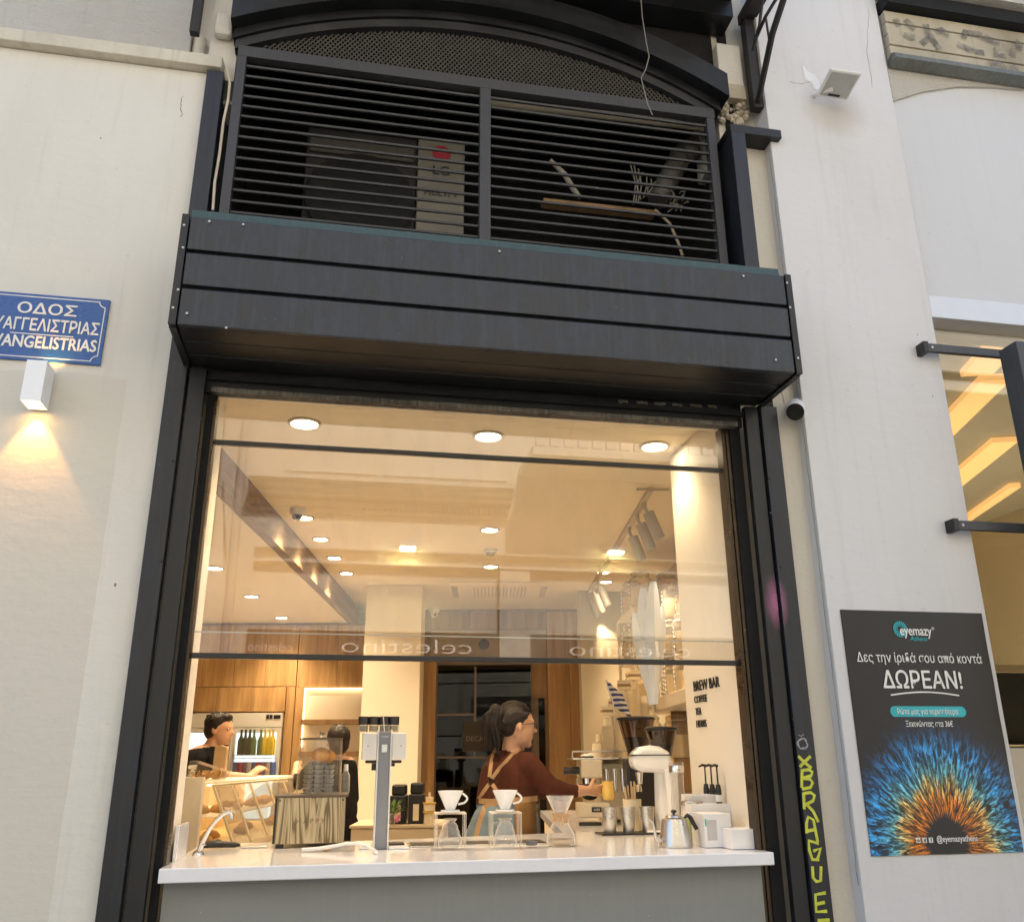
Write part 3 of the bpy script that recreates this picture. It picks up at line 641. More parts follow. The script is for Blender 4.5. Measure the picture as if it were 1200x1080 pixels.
holes2 = mix(t, inner_only, holes, (1, 1, 1)); c1 = mix(t, 1.0, c1, holes2, 'MULTIPLY')
edge = ramp(t, rj2, [(.36, 1.0), (.44, .12), (.50, 0.0)]); pup = ramp(t, rj2, [(.098, 0.0), (.118, 1.0)])
fac = mth('MULTIPLY', edge, pup)
c2 = mix(t, fac, (.007, .007, .008), c1)
t.links.new(c2, p.inputs['Base Color']); p.inputs['Roughness'].default_value = .38
bump(t, noise(t, coords(t), 5, 4), .15, .01, p)
iris = m
pb = MB(); nx, nz = 12, 16
vs_ = [(px0+(px1-px0)*i/nx, PY-.004-.0025*math.sin(i*1.3+j*.7)**2, pz0+(pz1-pz0)*j/nz) for j in range(nz+1) for i in range(nx+1)]
pb.add(vs_, [(j*(nx+1)+i, j*(nx+1)+i+1, (j+1)*(nx+1)+i+1, (j+1)*(nx+1)+i) for j in range(nz) for i in range(nx)])
pb.add([(px0, PY-.001, pz0), (px1, PY-.001, pz0), (px1, PY-.001, pz1), (px0, PY-.001, pz1)], [(0, 3, 2, 1)])
pb.build('sheet', iris, po, smooth=True, fix=False)
TY = PY-.008
def ptxt(s, pxl, pxr, py, size, mt, bold=0, shear=0, sp=1.0):
    a = F(pxl, py, TY); b = F(pxr, py, TY); o = text('lettering', s, mt, po, size, ((a.x+b.x)/2, TY, a.z*.5+b.z*.5), bold=bold, shear=shear, ext=.0005, space=sp)
    wdt = max(v.co.x for v in o.data.vertices)-min(v.co.x for v in o.data.vertices); o.scale = ((b.x-a.x)/wdt, 1, 1); return o
wl = M['winkw']; tl = pm('teal_print', (.03, .42, .48), .5)
ptxt('eyemazy', 1055, 1092, 744, .062, wl, .035); ptxt('Athens', 1066, 1087, 750.5, .030, tl, 0, .35); ptxt('®', 1092, 1095, 738, .02, wl)
mb = MB(); q = F(1055, 737, TY)
for i in range(22):
    a = 2*PI*i/22+.1; r0, r1 = .013, .036
    mb.add([(q.x+math.cos(a+d)*r, TY-.0005, q.z+math.sin(a+d)*r) for r, d in ((r0, -.05), (r1, -.10), (r1, .10), (r0, .05))] , [(0, 1, 2, 3)])
mb.build('emblem', tl, po, fix=False)
ptxt('Δες την ίριδά σου από κοντά', 1005, 1151, 776, .058, wl, .008); ptxt('ΔΩΡΕΑΝ!', 1036, 1129, 806, .105, wl, .03)
mb = MB(); a = F(1044, 814, TY); b = F(1124, 814, TY); n = 16
bt = [(a.x+(b.x-a.x)*i/n, a.z+.014*math.sin(PI*i/n)) for i in range(n+1)]
mb.strip([(x, z-.003) for x, z in bt], [(x, z+.003) for x, z in bt], TY, TY+.001); mb.build('underline', wl, po)
mb = MB(); a = F(1044, 839.5, TY+.001); b = F(1131, 827.5, TY+.001); hz = (b.z-a.z)/2; cz = (a.z+b.z)/2
pl = [(a.x+hz+hz*math.cos(t_), cz+hz*math.sin(t_)) for t_ in [PI/2+PI*i/8 for i in range(9)]] + [(b.x-hz+hz*math.cos(t_), cz+hz*math.sin(t_)) for t_ in [-PI/2+PI*i/8 for i in range(9)]]
mb.prism(pl, TY+.0005, TY+.0015); mb.build('pill_shape', tl, po)
ptxt('Ρώτα μας για περισσότερα', 1052, 1123, 836.5, .034, wl, .004); ptxt('Ξεκινώντας στα 36€', 1062, 1117, 851, .034, wl, .02)
ptxt('@eyemazyathens', 1098, 1146, 985.5, .034, wl, .02)
for i in range(3):
    a = F(1074+i*7.5, 987, TY); s_ = .020; mb = MB()
    mb.box(a.x, a.x+s_, TY, TY+.001, a.z, a.z+s_)
    mb.build('social_icon', wl, po, bevel=.003)
    text('icon_letter', 'odf'[i], M['ink'], po, .020, (a.x+s_/2, TY-.001, a.z+.004), bold=.03)

# hairline cracks and knocks in the plaster
def crack(parent, pts, y, r=.0012):
    P_ = []
    for a_, c_ in zip(pts[:-1], pts[1:]):
        p0_, p1_ = F(*a_, y), F(*c_, y)
        for i in range(7): q_ = p0_.lerp(p1_, i/7); P_.append((q_.x+rr.uniform(-.006, .006), y-.0004, q_.z+rr.uniform(-.006, .006)))
    MB().tube(P_, [r*rr.uniform(.4, 1.2) for _ in P_], 4).build('hairline_crack', pm('crack_shadow', (.34, .31, .26), .9), parent)
def knock(parent, px, py, y, s_): q_ = F(px, py, y); MB().ball((q_.x, y, q_.z), (s_, .0012, s_*1.6), 8).build('plaster_chip', pm('chip_shadow', (.24, .2, .16), .9), parent)
crack(cb, [(214, 112), (212, 128), (214, 138)], 0, .0022)
for a_ in ((135, 685, .005), (118, 162, .003), (150, 300, .002)): knock(cb, a_[0], a_[1], 0, a_[2])
crack(wb, [(1018, 10), (1016, 60), (1024, 110)], PY, .0016); crack(wb, [(925, 96), (938, 98), (952, 96)], PY, .0016)
for a_ in ((1075, 392, .003), (1093, 464, .003), (996, 382, .002)): knock(wb, a_[0], a_[1], PY, a_[2])
# ---- flood light on the pilaster
fl_ = thing('flood_light', 'small white square floodlight tilted on the white pilaster', 'light')
q = F(983, 99, PY-.12); mt = Matrix.Translation(q) @ Matrix.Rotation(R(76), 4, 'X')
MB().box(-.095, .095, -.009, .009, -.085, .085, m=mt).build('housing', M['wpl'], fl_, bevel=.012)
mt2 = mt @ Matrix.Translation((0, -.0085, 0))
MB().box(-.082, .082, -.0015, .0015, -.072, .072, m=mt2).build('lens', pm('grey_lens', (.42, .42, .40), .3), fl_)
MB().box(-.035, .035, -.004, .0, -.068, -.055, m=mt2).build('sensor', M['bpl'], fl_)
MB().tube([q+Vector((-.03, .02, -.02)), q+Vector((-.075, .06, -.01)), Vector((q.x-.09, PY, q.z+.01))], .012, 8).build('bracket', M['wpl'], fl_, smooth=True)
mb = MB(); c0 = F(945, 85, PY-.002); mb.add([F(940, 74, PY-.002), F(947, 84, PY-.002), F(955, 88, PY-.002), F(960, 96, PY-.002), F(961, 106, PY-.002), F(953, 104, PY-.002), F(952, 97, PY-.002), F(943, 93, PY-.002)], [(0, 1, 2, 3, 4, 5, 6, 7)])
mb.build('filler_patch', pm('white_filler', (.75, .76, .78), .8), fl_, fix=False)

# ---- security camera
sc_ = thing('security_camera', 'white bullet security camera with black lens under the canopy corner', 'camera')
q = F(932, 480, -.09); d_ = Vector((-.45, -.70, -.58)).normalized(); rq = d_.to_track_quat('Z', 'Y').to_matrix()
MB().lathe([(0, -.08), (.034, -.08), (.042, -.062), (.044, .02), (.043, .03), (.039, .034)], q, 20, m=rq).build('housing', M['wpl'], sc_, smooth=True)
MB().lathe([(0, .030), (.040, .030), (.042, .044), (.036, .050), (0, .046)], q, 20, m=rq).build('lens_face', M['dark'], sc_, smooth=True)
MB().tube([q-d_*.05, (q.x+.01, -.02, q.z+.045), (q.x+.012, .0, q.z+.05)], .012, 8).build('mount', M['wpl'], sc_, smooth=True)
MB().tube([(q.x, -.005, q.z+.05), (q.x-.005, -.004, q.z+.10), (q.x-.012, -.003, q.z+.15)], .003, 5).build('cable', M['wpl'], sc_, smooth=True)

# ---- street sign
sn = thing('street_sign', 'blue enamel street name sign in Greek and Latin letters above the wall lamp', 'sign')
sR = -1.082; sz1 = 3.424; sz0 = 3.110; scx = F(56, 360, -.012).x; sL = 2*scx - sR
blue = worn_metal('blue_enamel', (.012, .085, .32), (.05, .14, .40), .25, .35)
box('plate', blue, sL, sR, -.012, 0, sz0, sz1, sn, bevel=.002)
mb = MB(); w_ = .004; e_ = .013; n_ = .03; y0, y1 = -.0136, -.0122
for z in (sz0+e_, sz1-e_-w_): mb.box(sL+e_+n_, sR-e_-n_, y0, y1, z, z+w_)
for x in (sL+e_, sR-e_-w_): mb.box(x, x+w_, y0, y1, sz0+e_+n_, sz1-e_-n_)
mb.build('border_line', M['winkw'], sn)
mb = MB()
for cx_, cz_, a0_ in ((sR-e_, sz1-e_, PI), (sR-e_, sz0+e_, PI/2), (sL+e_, sz1-e_, 1.5*PI), (sL+e_, sz0+e_, 0)):
    pin = []; pou = []
    for i in range(9):
        a = a0_ + PI/2*i/8; pin.append((cx_+math.cos(a)*(n_-w_), cz_+math.sin(a)*(n_-w_))); pou.append((cx_+math.cos(a)*n_, cz_+math.sin(a)*n_))
    mb.strip(pin, pou, y0, y1)
mb.build('corner_notch', M['winkw'], sn)
def stxt(s, pxl, pxr, py, size, bold, xw=None):
    a = F(pxl, py, -.0125); b = F(pxr, py, -.0125); o = text('lettering', s, M['winkw'], sn, size, (0, -.0135, a.z*.5+b.z*.5), bold=bold, ext=.0007)
    xs = [v.co.x for v in o.data.vertices]; k_ = (b.x-a.x)/(max(xs)-min(xs)); o.scale = (k_, 1, 1); o.location.x = a.x - min(xs)*k_; return o
stxt('ΟΔΟΣ', 19, 90, 368.5, .070, .035)
stxt('ΕΥΑΓΓΕΛΙΣΤΡΙΑΣ', -18, 116, 388, .078, .04)
stxt('EVANGELISTRIAS', -18, 113, 408, .078, .055)
a = F(12, 389.2, -.0125); b = F(86, 395.2, -.0125); MB().box(a.x, b.x, y0, y1, (a.z+b.z)/2-.002, (a.z+b.z)/2+.002).build('divider_line', M['winkw'], sn)

# ---- wall lamp
wl_ = thing('wall_lamp', 'white box wall lamp shining down under the blue street sign', 'lamp')
q0 = F(22, 473, -.12); q1 = F(45, 473, -.12); zt = F(30, 421, -.12).z; zb_ = F(20, 468, -.12).z
lx0, lx1 = q0.x, q1.x+.005
mb = MB(); tt = .004
mb.box(lx0, lx1, -.12, -.12+tt, zb_, zt).box(lx0, lx1, -.022, -.018, zb_, zt).box(lx0, lx0+tt, -.12+tt, -.022, zb_, zt).box(lx1-tt, lx1, -.12+tt, -.022, zb_, zt)
mb.build('housing', pm('white_lamp_body', (.88, .90, .94), .4, var=.02), wl_)
box('back_plate', M['wpl'], lx0+.01, lx1-.01, -.018, 0, zb_+.03, zt-.03, wl_)
for zz, s_, nm in ((zb_+.02, 5, 'lower_lens'), (zt-.045, 3, 'upper_lens')):
    box(nm, emis('wall_lamp_glow', (1, .62, .22), s_), lx0+tt, lx1-tt, -.12+tt, -.022, zz, zz+.012, wl_)
def lamp(name, typ, loc, energy, color=WARM, direction=(0, 0, -1), spot=70, blend=.4, size=.05, parent=None):
    ld = bpy.data.lights.new(name, typ); ld.energy = energy; ld.color = color
    if typ == 'SPOT': ld.spot_size = R(spot); ld.spot_blend = blend; ld.shadow_soft_size = size
    if typ == 'AREA': ld.shape = 'DISK'; ld.size = size; ld.spread = R(spot)
    o = bpy.data.objects.new(name, ld); C.objects.link(o); o.location = loc; o.rotation_euler = Vector(direction).to_track_quat('-Z', 'Y').to_euler()
    if parent is not None: o.parent = parent
    return o
lamp('lamp_light', 'SPOT', ((lx0+lx1)/2, -.040, zb_+.012), 5, (1, .44, .09), (0, .02, -1), 66, .25, .014, wl_)
lamp('lamp_light', 'SPOT', ((lx0+lx1)/2+.01, -.06, zt-.02), .7, (1, .50, .13), (.25, .12, 1), 80, .15, .012, wl_)

# ---- serving window glazing
wg = thing('serving_window', 'two tall panes of the serving window raised over the counter', 'window')
def gx(px, py): return F(px, py, .1)
b1 = F(247, 519, .1); b1r = F(865, 552, .1); zb1 = (b1.z+b1r.z)/2; zb2 = (F(218, 768, .1).z+F(886, 777, .1).z)/2
GX0, GX1 = -.597, 1.79
box('upper_pane', M['glassp'], GX0, GX1, .096, .102, zb1+.012, 3.035, wg)
box('middle_pane', M['glassp'], GX0, GX1, .096, .102, zb2+.012, zb1-.012, wg)
box('cross_bar', M['bpl'], GX0, GX1, .085, .112, zb1-.010, zb1+.010, wg, bevel=.003)
box('bottom_bar', M['bpl'], GX0, GX1, .085, .112, zb2-.011, zb2+.011, wg, bevel=.003)
zg = F(300, 742, .13).z
box('raised_pane', glass('raised_pane', (.99, .98, .96), .01), GX0, GX1, .125, .129, zb2-.006, zg, wg)
box('glass_edge', pm('polished_glass_edge', (.60, .56, .45), .2), GX0, GX1, .124, .130, zg, zg+.005, wg)


# ================================================================== OPPOSITE SIDE OF THE STREET (lit by the sun, mirrored in the panes)
OY = -8.0; MY = .2 - OY                  # mirrored plane for measuring
ow = plaster('opposite_plaster', (.56, .52, .44), (.50, .46, .38), bmp=.1)
od = pm('opposite_shade', (.25, .21, .16), .8)
ob = thing('opposite_building', 'pale classical building across the street with dentil cornice mirrored in the glass', 'building')
def ox(px, py): return F(px, py, MY).x
cz = 4.90; xr = 2.26
box('wall', ow, -9, 12, OY-.6, OY, 0, 11, ob)
mb = MB(); mb.prism([(OY+.0, cz), (OY+.18, cz+.02), (OY+.18, cz+.07), (OY+.26, cz+.10), (OY+.26, cz+.16), (OY+.36, cz+.2), (OY+.36, cz+.26), (OY, cz+.26)], -1.34, xr, 'x'); mb.build('cornice', ow, ob)
for i in range(48): 
    x = -1.3+i*.074; box('dentil', ow, x, x+.040, OY, OY+.10, cz-.11, cz-.03, ob) if i == 0 else None
    if i == 0: dm = C.objects[-1].data if False else [c for c in ob.children if c.name.startswith('dentil')][0].data
    else:
        o = bpy.data.objects.new('dentil', dm); C.objects.link(o); o.parent = ob; o.location = (i*.074, 0, 0)
box('string_course', ow, -1.3, xr, OY, OY+.05, cz-.18, cz-.13, ob)
box('frieze_block', ow, -.9, .35, OY, OY+.05, 5.30, 5.95, ob); box('frieze_block', ow, .45, 2.2, OY, OY+.05, 5.30, 5.95, ob)
for z in (4.20, 4.01): mb = MB(); mb.prism([(OY, z-.03), (OY+.10, z), (OY+.10, z+.03), (OY, z+.04)], -1.2, 8, 'x'); mb.build('string_course', ow, ob)
bal = MB()
box('balcony_slab', ow, 2.4, 7, OY, OY+1.0, 5.40, 5.52, ob)
for i in range(22):
    x = 2.45+i*.2; o = box('baluster', ow, x, x+.13, OY+.9, OY+.98, 5.54, 5.72, ob)
box('balcony_rail', ow, 2.4, 7, OY+.86, OY+1.02, 5.74, 5.80, ob)
MB().tube([(-1.46, OY+.12, 0), (-1.46, OY+.12, 9)], .06, 10).build('downpipe', pm('grey_pipe', (.42, .39, .35), .5), ob, smooth=True)
MB().tube([(-1.6, OY+.05, 2.6), (-1.75, OY+.05, 3.2), (-1.55, OY+.05, 4.0), (-1.7, OY+.05, 5.1)], .012, 6).build('cable', od, ob, smooth=True)
for x in (-1.9, 2.1): box('pilaster', ow, x, x+.42, OY, OY+.11, 0, 3.98, ob)
for x0, x1 in ((-6, -3.4), (-.4, 2.0), (2.7, 5.1), (5.8, 8)): box('shop_opening', od, x0, x1, OY-.3, OY+.004, .3, 2.75, ob)
box('dark_window', od, -3.0, -1.75, OY, OY+.01, 4.2, 6.2, ob); box('fascia', pm('dark_fascia', (.10, .085, .065), .8), -1.2, 8, OY, OY+.06, 2.70, 3.12, ob)
sgw = pm('sign_letters', (.82, .80, .74), .5)
for x, s_, wd_ in ((.86, .27, 1.72), (3.95, .27, 1.75), (-.9, .17, .55)):
    o = text('shop_lettering', 'celestino', sgw, ob, s_, (x, OY+.075, 2.84), (R(90), 0, PI), bold=-.012, ext=.008)
    xs = [v.co.x for v in o.data.vertices]; k_ = wd_/(max(xs)-min(xs)); o.scale = (k_, 1, 1)
for i, (px, py) in enumerate(((478, 641), (722, 646))):
    q = F(px, py, MY-.2)
    l_ = thing('facade_lamp', ['lit lamp mirrored in the pane left of the smoke detector', 'lit lamp mirrored in the pane under the ceiling track'][i], 'lamp', (q.x, OY+.2, q.z), 0, 'lamps on the opposite facade')
    box('housing', M['wpl'], -.12, .12, -.19, .06, .0, .05, l_, bevel=.01); box('diffuser', emis('facade_lamp_glow', (1, .92, .45), 60), -.10, .10, -.1, .05, -.03, -.001, l_)
    lamp('lamp_light', 'SPOT', (0, -.08, -.05), 260, (1, .85, .35), (0, -.10, -1), 115, .8, .03, l_)

# ================================================================== THE ROOM BEHIND THE WINDOW (coordinates u, v turned by PHI)
def vfront(u, y=.14): return (y + u*math.sin(PHI))/math.cos(PHI)
CZ = 3.15; LZ = 2.94; BK = 6.5; BL = 6.1
def slab(name, m, poly, z0, z1, kind='structure'):
    return MB().prism(poly, z0, z1, 'z').build(name, m, rz=IR, kind=kind)
slab('ceiling', M['ceil'], [(-.95, vfront(-.95)), (2.6, vfront(2.6)), (2.6, 6.7), (-.95, 6.7)], CZ, CZ+.1)
slab('side_ceiling', M['ceil'], [(-4.6, vfront(-4.6)), (-.955, vfront(-.955)), (-.955, 6.7), (-4.6, 6.7)], LZ, LZ+.3)
slab('floor', M['floor'], [(-4.6, vfront(-4.6)), (2.6, vfront(2.6)), (2.6, 6.7), (-4.6, 6.7)], .02, .06)
box('front_wall', M['room'], -5.6, -.612, .135, .40, .0, 3.5, kind='structure')
box('menu_wall', M['room'], 1.80, 2.6, .135, .82, .06, 3.149, kind='structure')
box('front_header', M['room'], -.61, 1.80, .135, .16, 3.06, 3.149, kind='structure')
MB().box(-4.6, -4.5, -.6, 6.7, .06, LZ-.001).build('end_wall', M['room'], rz=IR, kind='structure')
MB().box(2.25, 2.35, 1.1, 6.7, .06, CZ-.001).build('side_wall', M['room'], rz=IR, kind='structure')
MB().box(-4.5, -.61, BL+.02, BL+.12, .06, LZ-.001).box(-.61, 2.25, BK+.02, BK+.12, .06, CZ-.001).build('rear_wall', M['oakd'], rz=IR, kind='structure')
MB().box(-4.7, -4.62, .0, 7.4, 0, 3.6).box(2.62, 2.7, 1.2, 6.8, 0, 3.6).box(-4.6, 2.6, 6.75, 6.85, 0, 3.6).build('outer_wall', M['creamstrip'], rz=IR, kind='structure')
slab('upper_slab', M['creamstrip'], [(-4.6, vfront(-4.6, .5)), (2.6, vfront(2.6, .5)), (2.6, 6.8), (-4.6, 6.8)], 3.6, 3.7)
bh = thing('bulkhead', 'brown boarded ceiling bulkhead washed by spotlights on the left of the room', 'bulkhead', rz=IR)
MB().box(-.948, -.882, vfront(-.9)+.05, BL+.3, LZ, CZ-.001).build('face_board', M['beam'], bh)
# column
cl = thing('column', 'cream plastered square column in the middle of the room', 'column', rz=IR)
box('shaft', M['room'], -.609, -.06, 5.0, 5.5, .06, CZ-.001, cl, bevel=.006)
# oak cladding: each board is a part
def boards(root, u0, u1, z0, z1, v, m, n, gap=.004, d=.018):
    w__ = (u1-u0)/n; me_ = None
    for i in range(n):
        if me_ is None:
            o = box('panel', m, 0, w__-gap, v-d, v, z0, z1, root, bevel=.002); me_ = o.data
        else:
            o = bpy.data.objects.new('panel', me_); C.objects.link(o); o.parent = root
            b_ = o.modifiers.new('edge', 'BEVEL'); b_.width = .002; b_.segments = 1
        o.location = (u0+i*w__, 0, 0)
oc = thing('oak_cladding', 'oak panelled rear wall around the drinks fridge left of the column', 'panelling', rz=IR)
ft = V(223, 836, BL).z; fu0 = V(213, 836, BL).x; fu1 = V(333, 836, BL).x
nu0 = V(357, 806, BL).x; nu1 = V(425, 806, BL).x; nz = V(390, 806, BL).z
z805 = V(280, 805, BL).z
boards(oc, -4.5, nu0-.09, z805+.006, LZ-.03, BL, M['oak'], 9)
boards(oc, -4.5, fu0-.01, .06, z805, BL, M['oak'], 3)
boards(oc, fu0-.006, fu1+.01, ft+.02, z805, BL, M['oak'], 3)
boards(oc, fu1+.014, nu0-.09, .06, z805, BL, M['oak'], 1)
boards(oc, nu0-.086, -.61, nz+.004, LZ-.03, BL, M['oak'], 2)
box('niche_post', M['oak'], nu0-.086, nu0, BL-.019, BL+.02, .06, nz, oc, bevel=.003)
nb = thing('shelf_niche', 'lit oak shelf niche between the fridge and the column', 'shelves', rz=IR)
box('back_panel', M['room'], nu0, -.5, BL+.005, BL+.018, .06, nz, nb)
for i, z in enumerate((V(390, 843, BL).z, V(390, 880, BL).z, V(390, 930, BL).z)): box('shelf', M['oakd'], nu0+.005, -.62, BL-.12, BL+.004, z-.05, z, nb, bevel=.003)
box('glow_strip', emis('niche_led', (1, .75, .42), 2.5), nu0+.005, -.62, BL-.03, BL-.01, nz-.012, nz-.003, nb)
MB().tube([(nu0+.012, BL-.02, nz-.02), (nu0+.012, BL-.02, nz-.6)], .005, 6).build('glow_strip', bpy.data.materials['niche_led'], nb)
# centre wall with dark glazed door
ow_ = thing('rear_oak_wall', 'oak wall with overhead panels framing the dark glass door', 'panelling', rz=IR)
du0, du1 = V(513, 800, BK).x, V(622, 800, BK).x; dz = V(560, 779, BK).z
z735 = V(560, 737, BK).z; ue = V(640, 760, BK).x
boards(ow_, -.06, ue, z735, CZ-.03, BK, M['oakd'], 3)
box('door_lintel', pm('beige_lintel', (.40, .30, .18), .6), -.06, ue, BK-.004, BK+.01, dz+.03, z735-.01, ow_)
box('door_post', M['oak'], V(497, 800, BK).x, du0-.02, BK-.018, BK+.01, .06, dz+.03, ow_, bevel=.002)
box('door_post', M['oakd'], du1+.02, ue, BK-.018, BK+.01, .06, dz+.03, ow_, bevel=.002)
boards(ow_, ue+.01, 2.25, .06, CZ-.03, BK, M['oak'], 4)
box('mirror_strip', M['glassw'], -.0595, V(497, 800, BK).x-.005, BK-.02, BK-.01, .06, dz, ow_)
sc2 = thing('side_oak_cladding', 'oak boards lining the side wall behind the cup towers', 'panelling', rz=IR)
for i in range(6): v0_ = BK-.02-(i+1)*.52; box('panel', M['oak'], 2.232, 2.249, v0_, v0_+.515, .06, CZ-.03, sc2, bevel=.002)
dr = thing('glass_door', 'dark glazed sliding door with slim frame behind the barista', 'door', rz=IR)
box('back_room', M['deck'], du0, du1, BK+.008, BK+.014, .06, dz, dr)
box('pane', M['dglass'], du0, du1, BK-.010, BK-.006, .06, dz, dr)
grf = pm('bronze_frame', (.16, .13, .10), .4, metal=.4)
for a, b in ((du0-.018, du0), (du1, du1+.018)): box('frame_post', grf, a, b, BK-.02, BK+.004, .06, dz+.028, dr, bevel=.002)
um = V(557, 800, BK).x
box('mullion', grf, um-.012, um+.012, BK-.019, BK+.004, V(560, 887, BK).z, dz-.02, dr)
for py in (837, 887): zz = V(540, py, BK).z; box('cross_rail', grf, du0, (um if py == 837 else du1), BK-.0185, BK+.003, zz-.012, zz+.012, dr)
box('frame_head', grf, du0-.018, du1+.018, BK-.021, BK+.004, dz, dz+.028, dr)
box('poster_panel', pm('grey_notice', (.035, .03, .025), .5), V(542, 850, BK).x, V(576, 850, BK).x, BK-.028, BK-.022, V(560, 880, BK).z, V(560, 845, BK).z, dr)
text('lettering', 'DECAF', pm('mirrored_lettering', (.22, .20, .17), .6), dr, .075, (V(558, 866, BK).x, BK-.030, V(558, 868, BK).z), ext=.001)  # writing reflected in the door glass, painted on as faint letters
dr2 = thing('narrow_side_door', 'narrow glazed door frame between the dark door and the oak wall', 'door', rz=IR)
box('frame_post', grf, ue-.16, ue-.10, BK-.05, BK-.021, .06, V(635, 818, BK).z, dr2, bevel=.003); box('pane', M['dglass'], ue-.10, ue-.03, BK-.04, BK-.03, .06, V(635, 818, BK).z, dr2)
# ---- fridge
fg = thing('drinks_fridge', 'white double door drinks fridge with lit bottles set into the oak wall', 'fridge', rz=IR)
wm = pm('fridge_white', (.70, .70, .68), .35, var=.02)
FV = BL-.06
box('cabinet', wm, fu0, fu1, FV+.03, FV+.08, .06, ft, fg); 
fz_d = V(280, 858, FV).z; fzb = .9
box('header_strip', wm, fu0, fu1, FV-.01, FV+.029, fz_d+.05, ft, fg, bevel=.004)
um2 = V(268, 880, FV).x
box('display', M['bpl'], V(321, 841, FV).x, V(329, 841, FV).x, FV-.016, FV-.011, V(321, 842, FV).z, V(321, 837.5, FV).z, fg)
for px in (244, 248, 314, 318): q = V(px, 839.5, FV); box('knob', M['bpl'], q.x-.015, q.x+.015, FV-.016, FV-.011, q.z-.02, q.z+.02, fg)
for a, b in ((fu0, um2-.01), (um2+.01, fu1)):
    d_ = MB(); d_.box(a, a+.05, FV-.01, FV+.029, fzb, fz_d+.045).box(b-.05, b, FV-.01, FV+.029, fzb, fz_d+.045).box(a+.051, b-.051, FV-.01, FV+.029, fz_d+.0, fz_d+.045).box(a+.051, b-.051, FV-.01, FV+.029, fzb, fzb+.05)
    d_.build('door', wm, fg, bevel=.003)
    box('interior', emis('fridge_interior', (.72, .85, .88), .55), a+.051, b-.051, FV+.028, FV+.0295, fzb+.05, fz_d, fg)
    box('pane', M['flat'], a+.051, b-.051, FV-.14, FV-.136, fzb+.05, fz_d, fg)
    for py in (884, 888, 911): zz = V(300, py, FV).z; box('shelf', M['steel'], a+.053, b-.053, FV-.13, FV+.02, zz-.006, zz, fg)
def bottle(m, h=.24, r=.032):
    return MB().lathe([(0, 0), (r, 0), (r, h*.55), (r*.4, h*.75), (r*.35, h), (0, h)], n=10)
zsh = V(300, 884, FV).z
def pk(x): return V(x, 880, FV).x
bmats = [pm('dark_bottle', (.03, .045, .03), .2), pm('yellow_bottle', (.70, .55, .03), .3), pm('green_bottle', (.10, .18, .07), .25)]
bme = {}
for i, px in enumerate((283, 288, 293, 298, 306, 311, 316, 320)):
    k_ = 1 if i >= 5 else (0 if i < 3 else 2)
    if k_ not in bme: o = bottle(None, .25).build('bottle', bmats[k_], fg, smooth=True); bme[k_] = o.data
    else: o = bpy.data.objects.new('bottle', bme[k_]); C.objects.link(o); o.parent = fg
    o.location = (pk(px), FV-.06, zsh)
zc = V(300, 911, FV).z; cm_ = [pm('can_white', (.7, .7, .72), .3), pm('can_blue', (.10, .16, .45), .3), pm('can_red', (.45, .06, .10), .3), pm('can_purple', (.25, .12, .35), .3)]
cme = {}
for i in range(10):
    k_ = i % 4
    if k_ not in cme: o = MB().lathe([(0, 0), (.03, .005), (.033, .02), (.033, .14), (.026, .155), (0, .155)], n=10).build('can', cm_[k_], fg, smooth=True); cme[k_] = o.data
    else: o = bpy.data.objects.new('can', cme[k_]); C.objects.link(o); o.parent = fg
    o.location = (pk(274+i*5.4), FV-.06, zc)

# ---- ceiling fittings
dl = thing('downlight', 'lit ceiling downlight behind the top pane close to the black header, first from the corner', 'downlight', (0, 0, 0), IR, 'large ceiling downlights behind the top pane')
tm = pm('downlight_trim', (.55, .47, .36), .4)
MB().lathe([(.068, 0), (.085, 0), (.085, -.008), (.070, -.012), (.066, -.004)], n=28).build('trim', tm, dl, smooth=True)
MB().lathe([(0, -.004), (.064, -.004), (.064, -.006), (0, -.006)], n=28).build('lamp_disc', M['lampon'], dl)
ll = lamp('lamp_light', 'SPOT', (0, 0, -.04), 60*LAMP, WARM, spot=118, blend=1.0, size=.03, parent=dl)
dpos = [((357, 495), CZ, 1), ((572, 510), CZ, 1), ((767, 522), CZ, 1), ((357, 606), CZ, .8), ((376, 631), CZ, .8), ((392, 653), CZ, .8), ((406, 671), CZ, .8), ((574, 620), CZ, .9), ((575, 663), CZ, .9), ((710, 681), CZ, .8), ((707, 670), CZ, .8), ((252, 665), LZ, .85), ((295, 698), LZ, .85), ((330, 723), LZ, .85)]
dlab = ['largest lit downlight in the top pane above the bulkhead start', 'large lit downlight in the middle of the top pane', 'large lit downlight in the top pane beside the access panel',
        'first small downlight beside the dome camera along the bulkhead', 'second small downlight along the bulkhead, after the dome camera', 'third small downlight along the bulkhead', 'last small downlight along the bulkhead by the column',
        'small downlight just in front of the smoke detector', 'small downlight just behind the smoke detector', 'lower of two dim downlights beside the ceiling track', 'upper of two dim downlights beside the ceiling track',
        'downlight on the lower side ceiling nearest the window post', 'middle downlight on the lower side ceiling', 'farthest downlight on the lower side ceiling above the oak wall']
for i, ((px, py), z, s_) in enumerate(dpos):
    q = ZI(px, py, z); pos = W(q.x, q.y, z-.001)
    if i == 0: dl.location = pos; dl['label'] = dlab[0]; d_ = dl
    else: d_ = dup(dl, pos, dlab[i], sc=s_)
    if i in (9, 10):
        for ch in d_.children:
            if ch.type == 'LIGHT': ch.data = ch.data.copy(); ch.data.energy *= .2
    if i == 2:       # the one right beside the menu wall is dimmer
        for ch in d_.children:
            if ch.type == 'LIGHT': ch.data = ch.data.copy(); ch.data.energy *= .35
    if 3 <= i <= 6:      # narrow beam of the row beside the bulkhead
        lamp('beam_light', 'SPOT', (0, 0, -.03), 14*LAMP, (1, .60, .22), (-.10, 0, -1), 66, .25, .02, d_)
